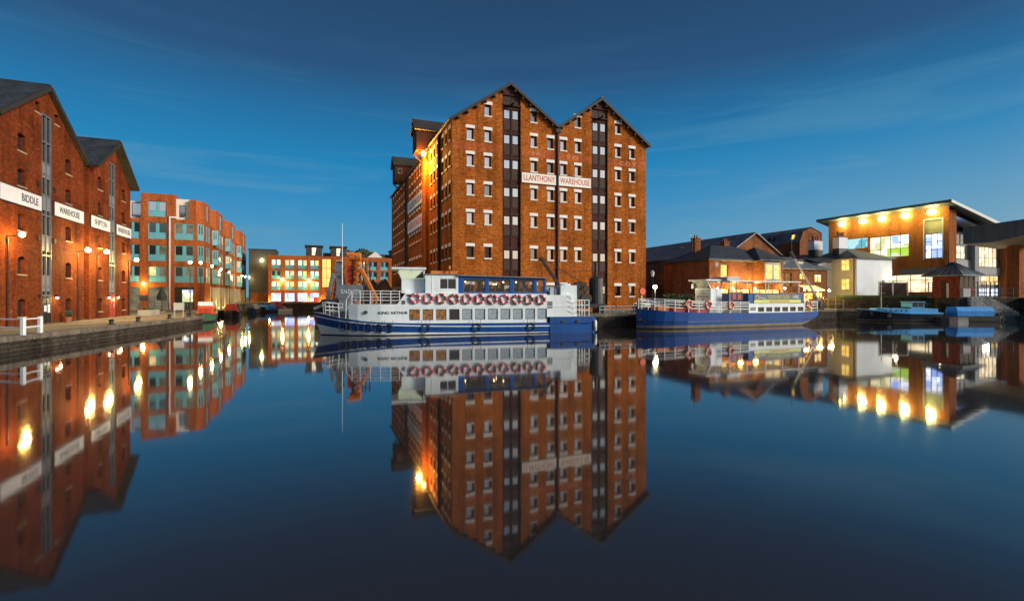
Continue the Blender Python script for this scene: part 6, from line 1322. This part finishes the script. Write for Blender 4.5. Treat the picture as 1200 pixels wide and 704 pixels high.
# wing that juts out over the terrace
QO = (74.0, 80.3)
Q_ = thing('college_wing', 'dark clad upper storey of the college jutting out over the terrace, its underside sloping', 'building', (*QO, 0), ANG)
MB().add([(0, 1.2, 11.7), (0, -2.5, 11.6), (0, -14, 13.7), (0, -14, 15.0), (0, 1.2, 14.35), (9, 1.2, 11.2), (9, -2.5, 11.2), (9, -14, 12.6), (9, -14, 15.0), (9, 1.2, 14.35)], [(0, 1, 2, 3, 4), (4, 3, 8, 9), (0, 4, 9, 5), (5, 9, 8, 7, 6), (3, 2, 7, 8)]).build('cladding', 'ribbed_cladding', Q_)
MB().add([(0, 1.2, 11.7), (0, -2.5, 11.6), (0, -14, 13.7), (9, 1.2, 11.2), (9, -2.5, 11.2), (9, -14, 12.6)], [(0, 1, 4, 3), (1, 2, 5, 4)]).build('underside', 'soffit', Q_)
MB().box(6.5, 8.0, -3.0, -1.5, 2.9, 11.3).build('column', 'brick_college', Q_); MB().box(6.5, 8, -13.5, -12, 2.9, 12.6).build('column', 'brick_college', Q_)
t = thing('sign_lamp', 'tall dark lamp column in front of the college entrance', 'street lamp', loc_on(KO, ANG, 10.2, -6, ZT), ANG)
MB().cyl((0, 0, 0), (0, 0, 4.4), .09).box(-.3, .3, -.15, .15, 3.4, 4.6).build('post', 'black', t)
il = thing('street_lamp', 'white lamp on a short post by the college entrance', 'street lamp', loc_on(KO, ANG, 5.5, -2.5, ZT), ANG)
MB().cyl((0, 0, 0), (0, 0, 3.2), .06).build('post', 'black', il); MB().sphere((0, 0, 3.35), .2).build('globe', 'lamp_white', il, True); pt(il, (0, -.5, 3.2), 350, (1, .88, .6), .3)
# bushes by the steps
for i, (x, y, z, r_, lab) in enumerate(((59.4, 63.3, .6, .95, 'dark bush growing at the water below the stone wall, nearer the barge'), (61.2, 63.1, .55, .9, 'dark bush growing at the water at the middle of the stone wall'), (64.2, 62.3, .6, .85, 'dark bush growing at the foot of the stone steps'), (54.5, 66.2, 2.0, .9, 'rough green bush on the bank beside the brick hut'), (51.0, 67.8, 1.9, .8, 'rough green bush on the bank below the yard gates'))):
    t = thing('bush', lab, 'bush', (x, y, z - .5), 0, 'bushes along the terrace wall'); leafy(MB(), (0, 0, .55), r_, 420, .14, .7, 40 + i).build('foliage', ['leaf_dark', 'leaf'], t); MB().cyl((0, 0, -.6), (.1, 0, .6), .06, .03).cyl((0, 0, 0), (-.3, .1, .6), .04, .02).build('stem', 'bark', t)
# ------------------------------------------------------------------ people and tables on the pub terrace
def person(label, loc, rz, coat, legs, seated=False, hairc='hair'):
    """one skinned figure with clothes and hair as its children"""
    def skin(name, pts, edges, mat, par=None, sub=1):
        me = bpy.data.meshes.new(name); me.from_pydata([p[:3] for p in pts], edges, []); o = bpy.data.objects.new(name, me); COL.objects.link(o); me.materials.append(M[mat])
        sk = o.modifiers.new('skin', 'SKIN'); sk.use_smooth_shade = True
        for v, p in zip(me.skin_vertices[0].data, pts): v.radius = (p[3], p[3] if len(p) < 5 else p[4])
        me.skin_vertices[0].data[0].use_root = True
        ss = o.modifiers.new('subsurf', 'SUBSURF'); ss.levels = sub; ss.render_levels = sub; o.parent = par; return o
    hz = .48 if seated else .92
    kn = [(.1, -.42, .50), (-.1, -.42, .50)] if seated else [(.1, -.03, .5), (-.1, .02, .5)]
    ft = [(.1, -.44, .06), (-.1, -.44, .06)] if seated else [(.1, 0, .06), (-.1, .05, .06)]
    dz = hz - .92
    S = [(0, 0, hz, .13, .10), (0, 0, 1.2 + dz, .14, .10), (0, .01, 1.42 + dz, .15, .10), (0, 0, 1.53 + dz, .055), (0, -.02, 1.62 + dz, .085, .10), (0, -.01, 1.74 + dz, .075, .09),
         (.19, .01, 1.42 + dz, .06), (.24, -.02, 1.16 + dz, .045), (.2, -.18, 1.0 + dz, .035), (.19, -.26, .98 + dz, .03), (-.19, .01, 1.42 + dz, .06), (-.24, -.02, 1.16 + dz, .045), (-.2, -.16, .98 + dz, .035), (-.19, -.24, .95 + dz, .03),
         (.1, 0, hz - .04, .085), (*kn[0], .06), (*ft[0], .045), (ft[0][0], ft[0][1] - .15, .04, .035), (-.1, 0, hz - .04, .085), (*kn[1], .06), (*ft[1], .045), (ft[1][0], ft[1][1] - .15, .04, .035)]
    E_ = [(0, 1), (1, 2), (2, 3), (3, 4), (4, 5), (2, 6), (6, 7), (7, 8), (8, 9), (2, 10), (10, 11), (11, 12), (12, 13), (0, 14), (14, 15), (15, 16), (16, 17), (0, 18), (18, 19), (19, 20), (20, 21)]
    b = skin('person', S, E_, 'skin'); b.location = loc; b.rotation_euler = (0, 0, rz); tag(b, label, 'person')
    g = .022
    cp = lambda idx, add: [tuple(S[i][:3]) + tuple(r_ + add for r_ in S[i][3:]) for i in idx]
    skin('coat', cp([0, 1, 2, 6, 7, 8, 10, 11, 12], g), [(0, 1), (1, 2), (2, 3), (3, 4), (4, 5), (2, 6), (6, 7), (7, 8)], coat, b)
    skin('trousers', cp([0, 14, 15, 16, 18, 19, 20], g), [(0, 1), (1, 2), (2, 3), (0, 4), (4, 5), (5, 6)], legs, b)
    MB().sphere((0, .02, 1.715 + dz), .105, 10, 6).build('hair', hairc, b, True)
    return b
def table(label, x, y):
    t = thing('pub_table', label, 'table', (x, y, ZW), ANG, 'tables on the pub terrace')
    mb = MB()
    for k in range(4): mb.box(-.7, .7, -.36 + k * .185, -.19 + k * .185, .70, .745)
    mb.build('tabletop', 'timber_dark', t)
    for x_ in (-.55, .55): MB().bar((x_, -.55, 0), (x_, .25, .7), .08).bar((x_, .55, 0), (x_, -.25, .7), .08).build('leg', 'timber_dark', t)
    for y_ in (-.62, .62): MB().box(-.7, .7, y_ - .12, y_ + .12, .40, .44).build('seat', 'timber_dark', t)
    return t
table('picnic table on the pub terrace at the stern of the blue trip boat', 37.2, 66.0); table('picnic table on the pub terrace under the leaning jib', 39.3, 67.2); table('picnic table on the pub terrace nearest the white house', 42.7, 70.6)
ppl = [(36.7, 66.6, 2.6, 'coat_black', 'jeans', False, 'person in a black coat standing at the table by the trip boat\'s stern'), (38.2, 66.2, -.6, 'coat_grey', 'coat_black', False, 'person in a grey coat standing between the first two pub tables'),
       (39.0, 68.3, 1.2, 'coat_navy', 'jeans', False, 'person in a navy coat standing behind the table under the jib'), (41.7, 67.7, .3, 'coat_red', 'coat_black', False, 'person in a bright red top standing near the foot of the jib crane'),
       (40.9, 68.2, -.8, 'coat_navy', 'coat_black', False, 'person in dark clothes standing beside the person in the red top'), (43.4, 69.6, .9, 'coat_black', 'jeans', False, 'person in a black coat standing near the white house railing'), (37.6, 67.7, .1, 'coat_red', 'jeans', False, 'person in a dull red top standing close to the dark wing of the pub')]
for x, y, a, c, l, s_, lab in ppl: person(lab, (x, y, ZW), a, c, l, s_)
t = thing('chair', 'bright green cafe chair at the edge of the pub terrace', 'chair', (35.7, 65.0, ZW), R(20))
MB().box(-.22, .22, -.22, .22, .44, .48).build('seat', 'green_chair', t); MB().box(-.22, .22, .19, .23, .55, .95).build('backrest', 'green_chair', t)
for x in (-.2, .2):
    for y in (-.2, .2): MB().bar((x, y, 0), (x, y, .95 if y > 0 else .46), .035).build('leg', 'green_chair', t)
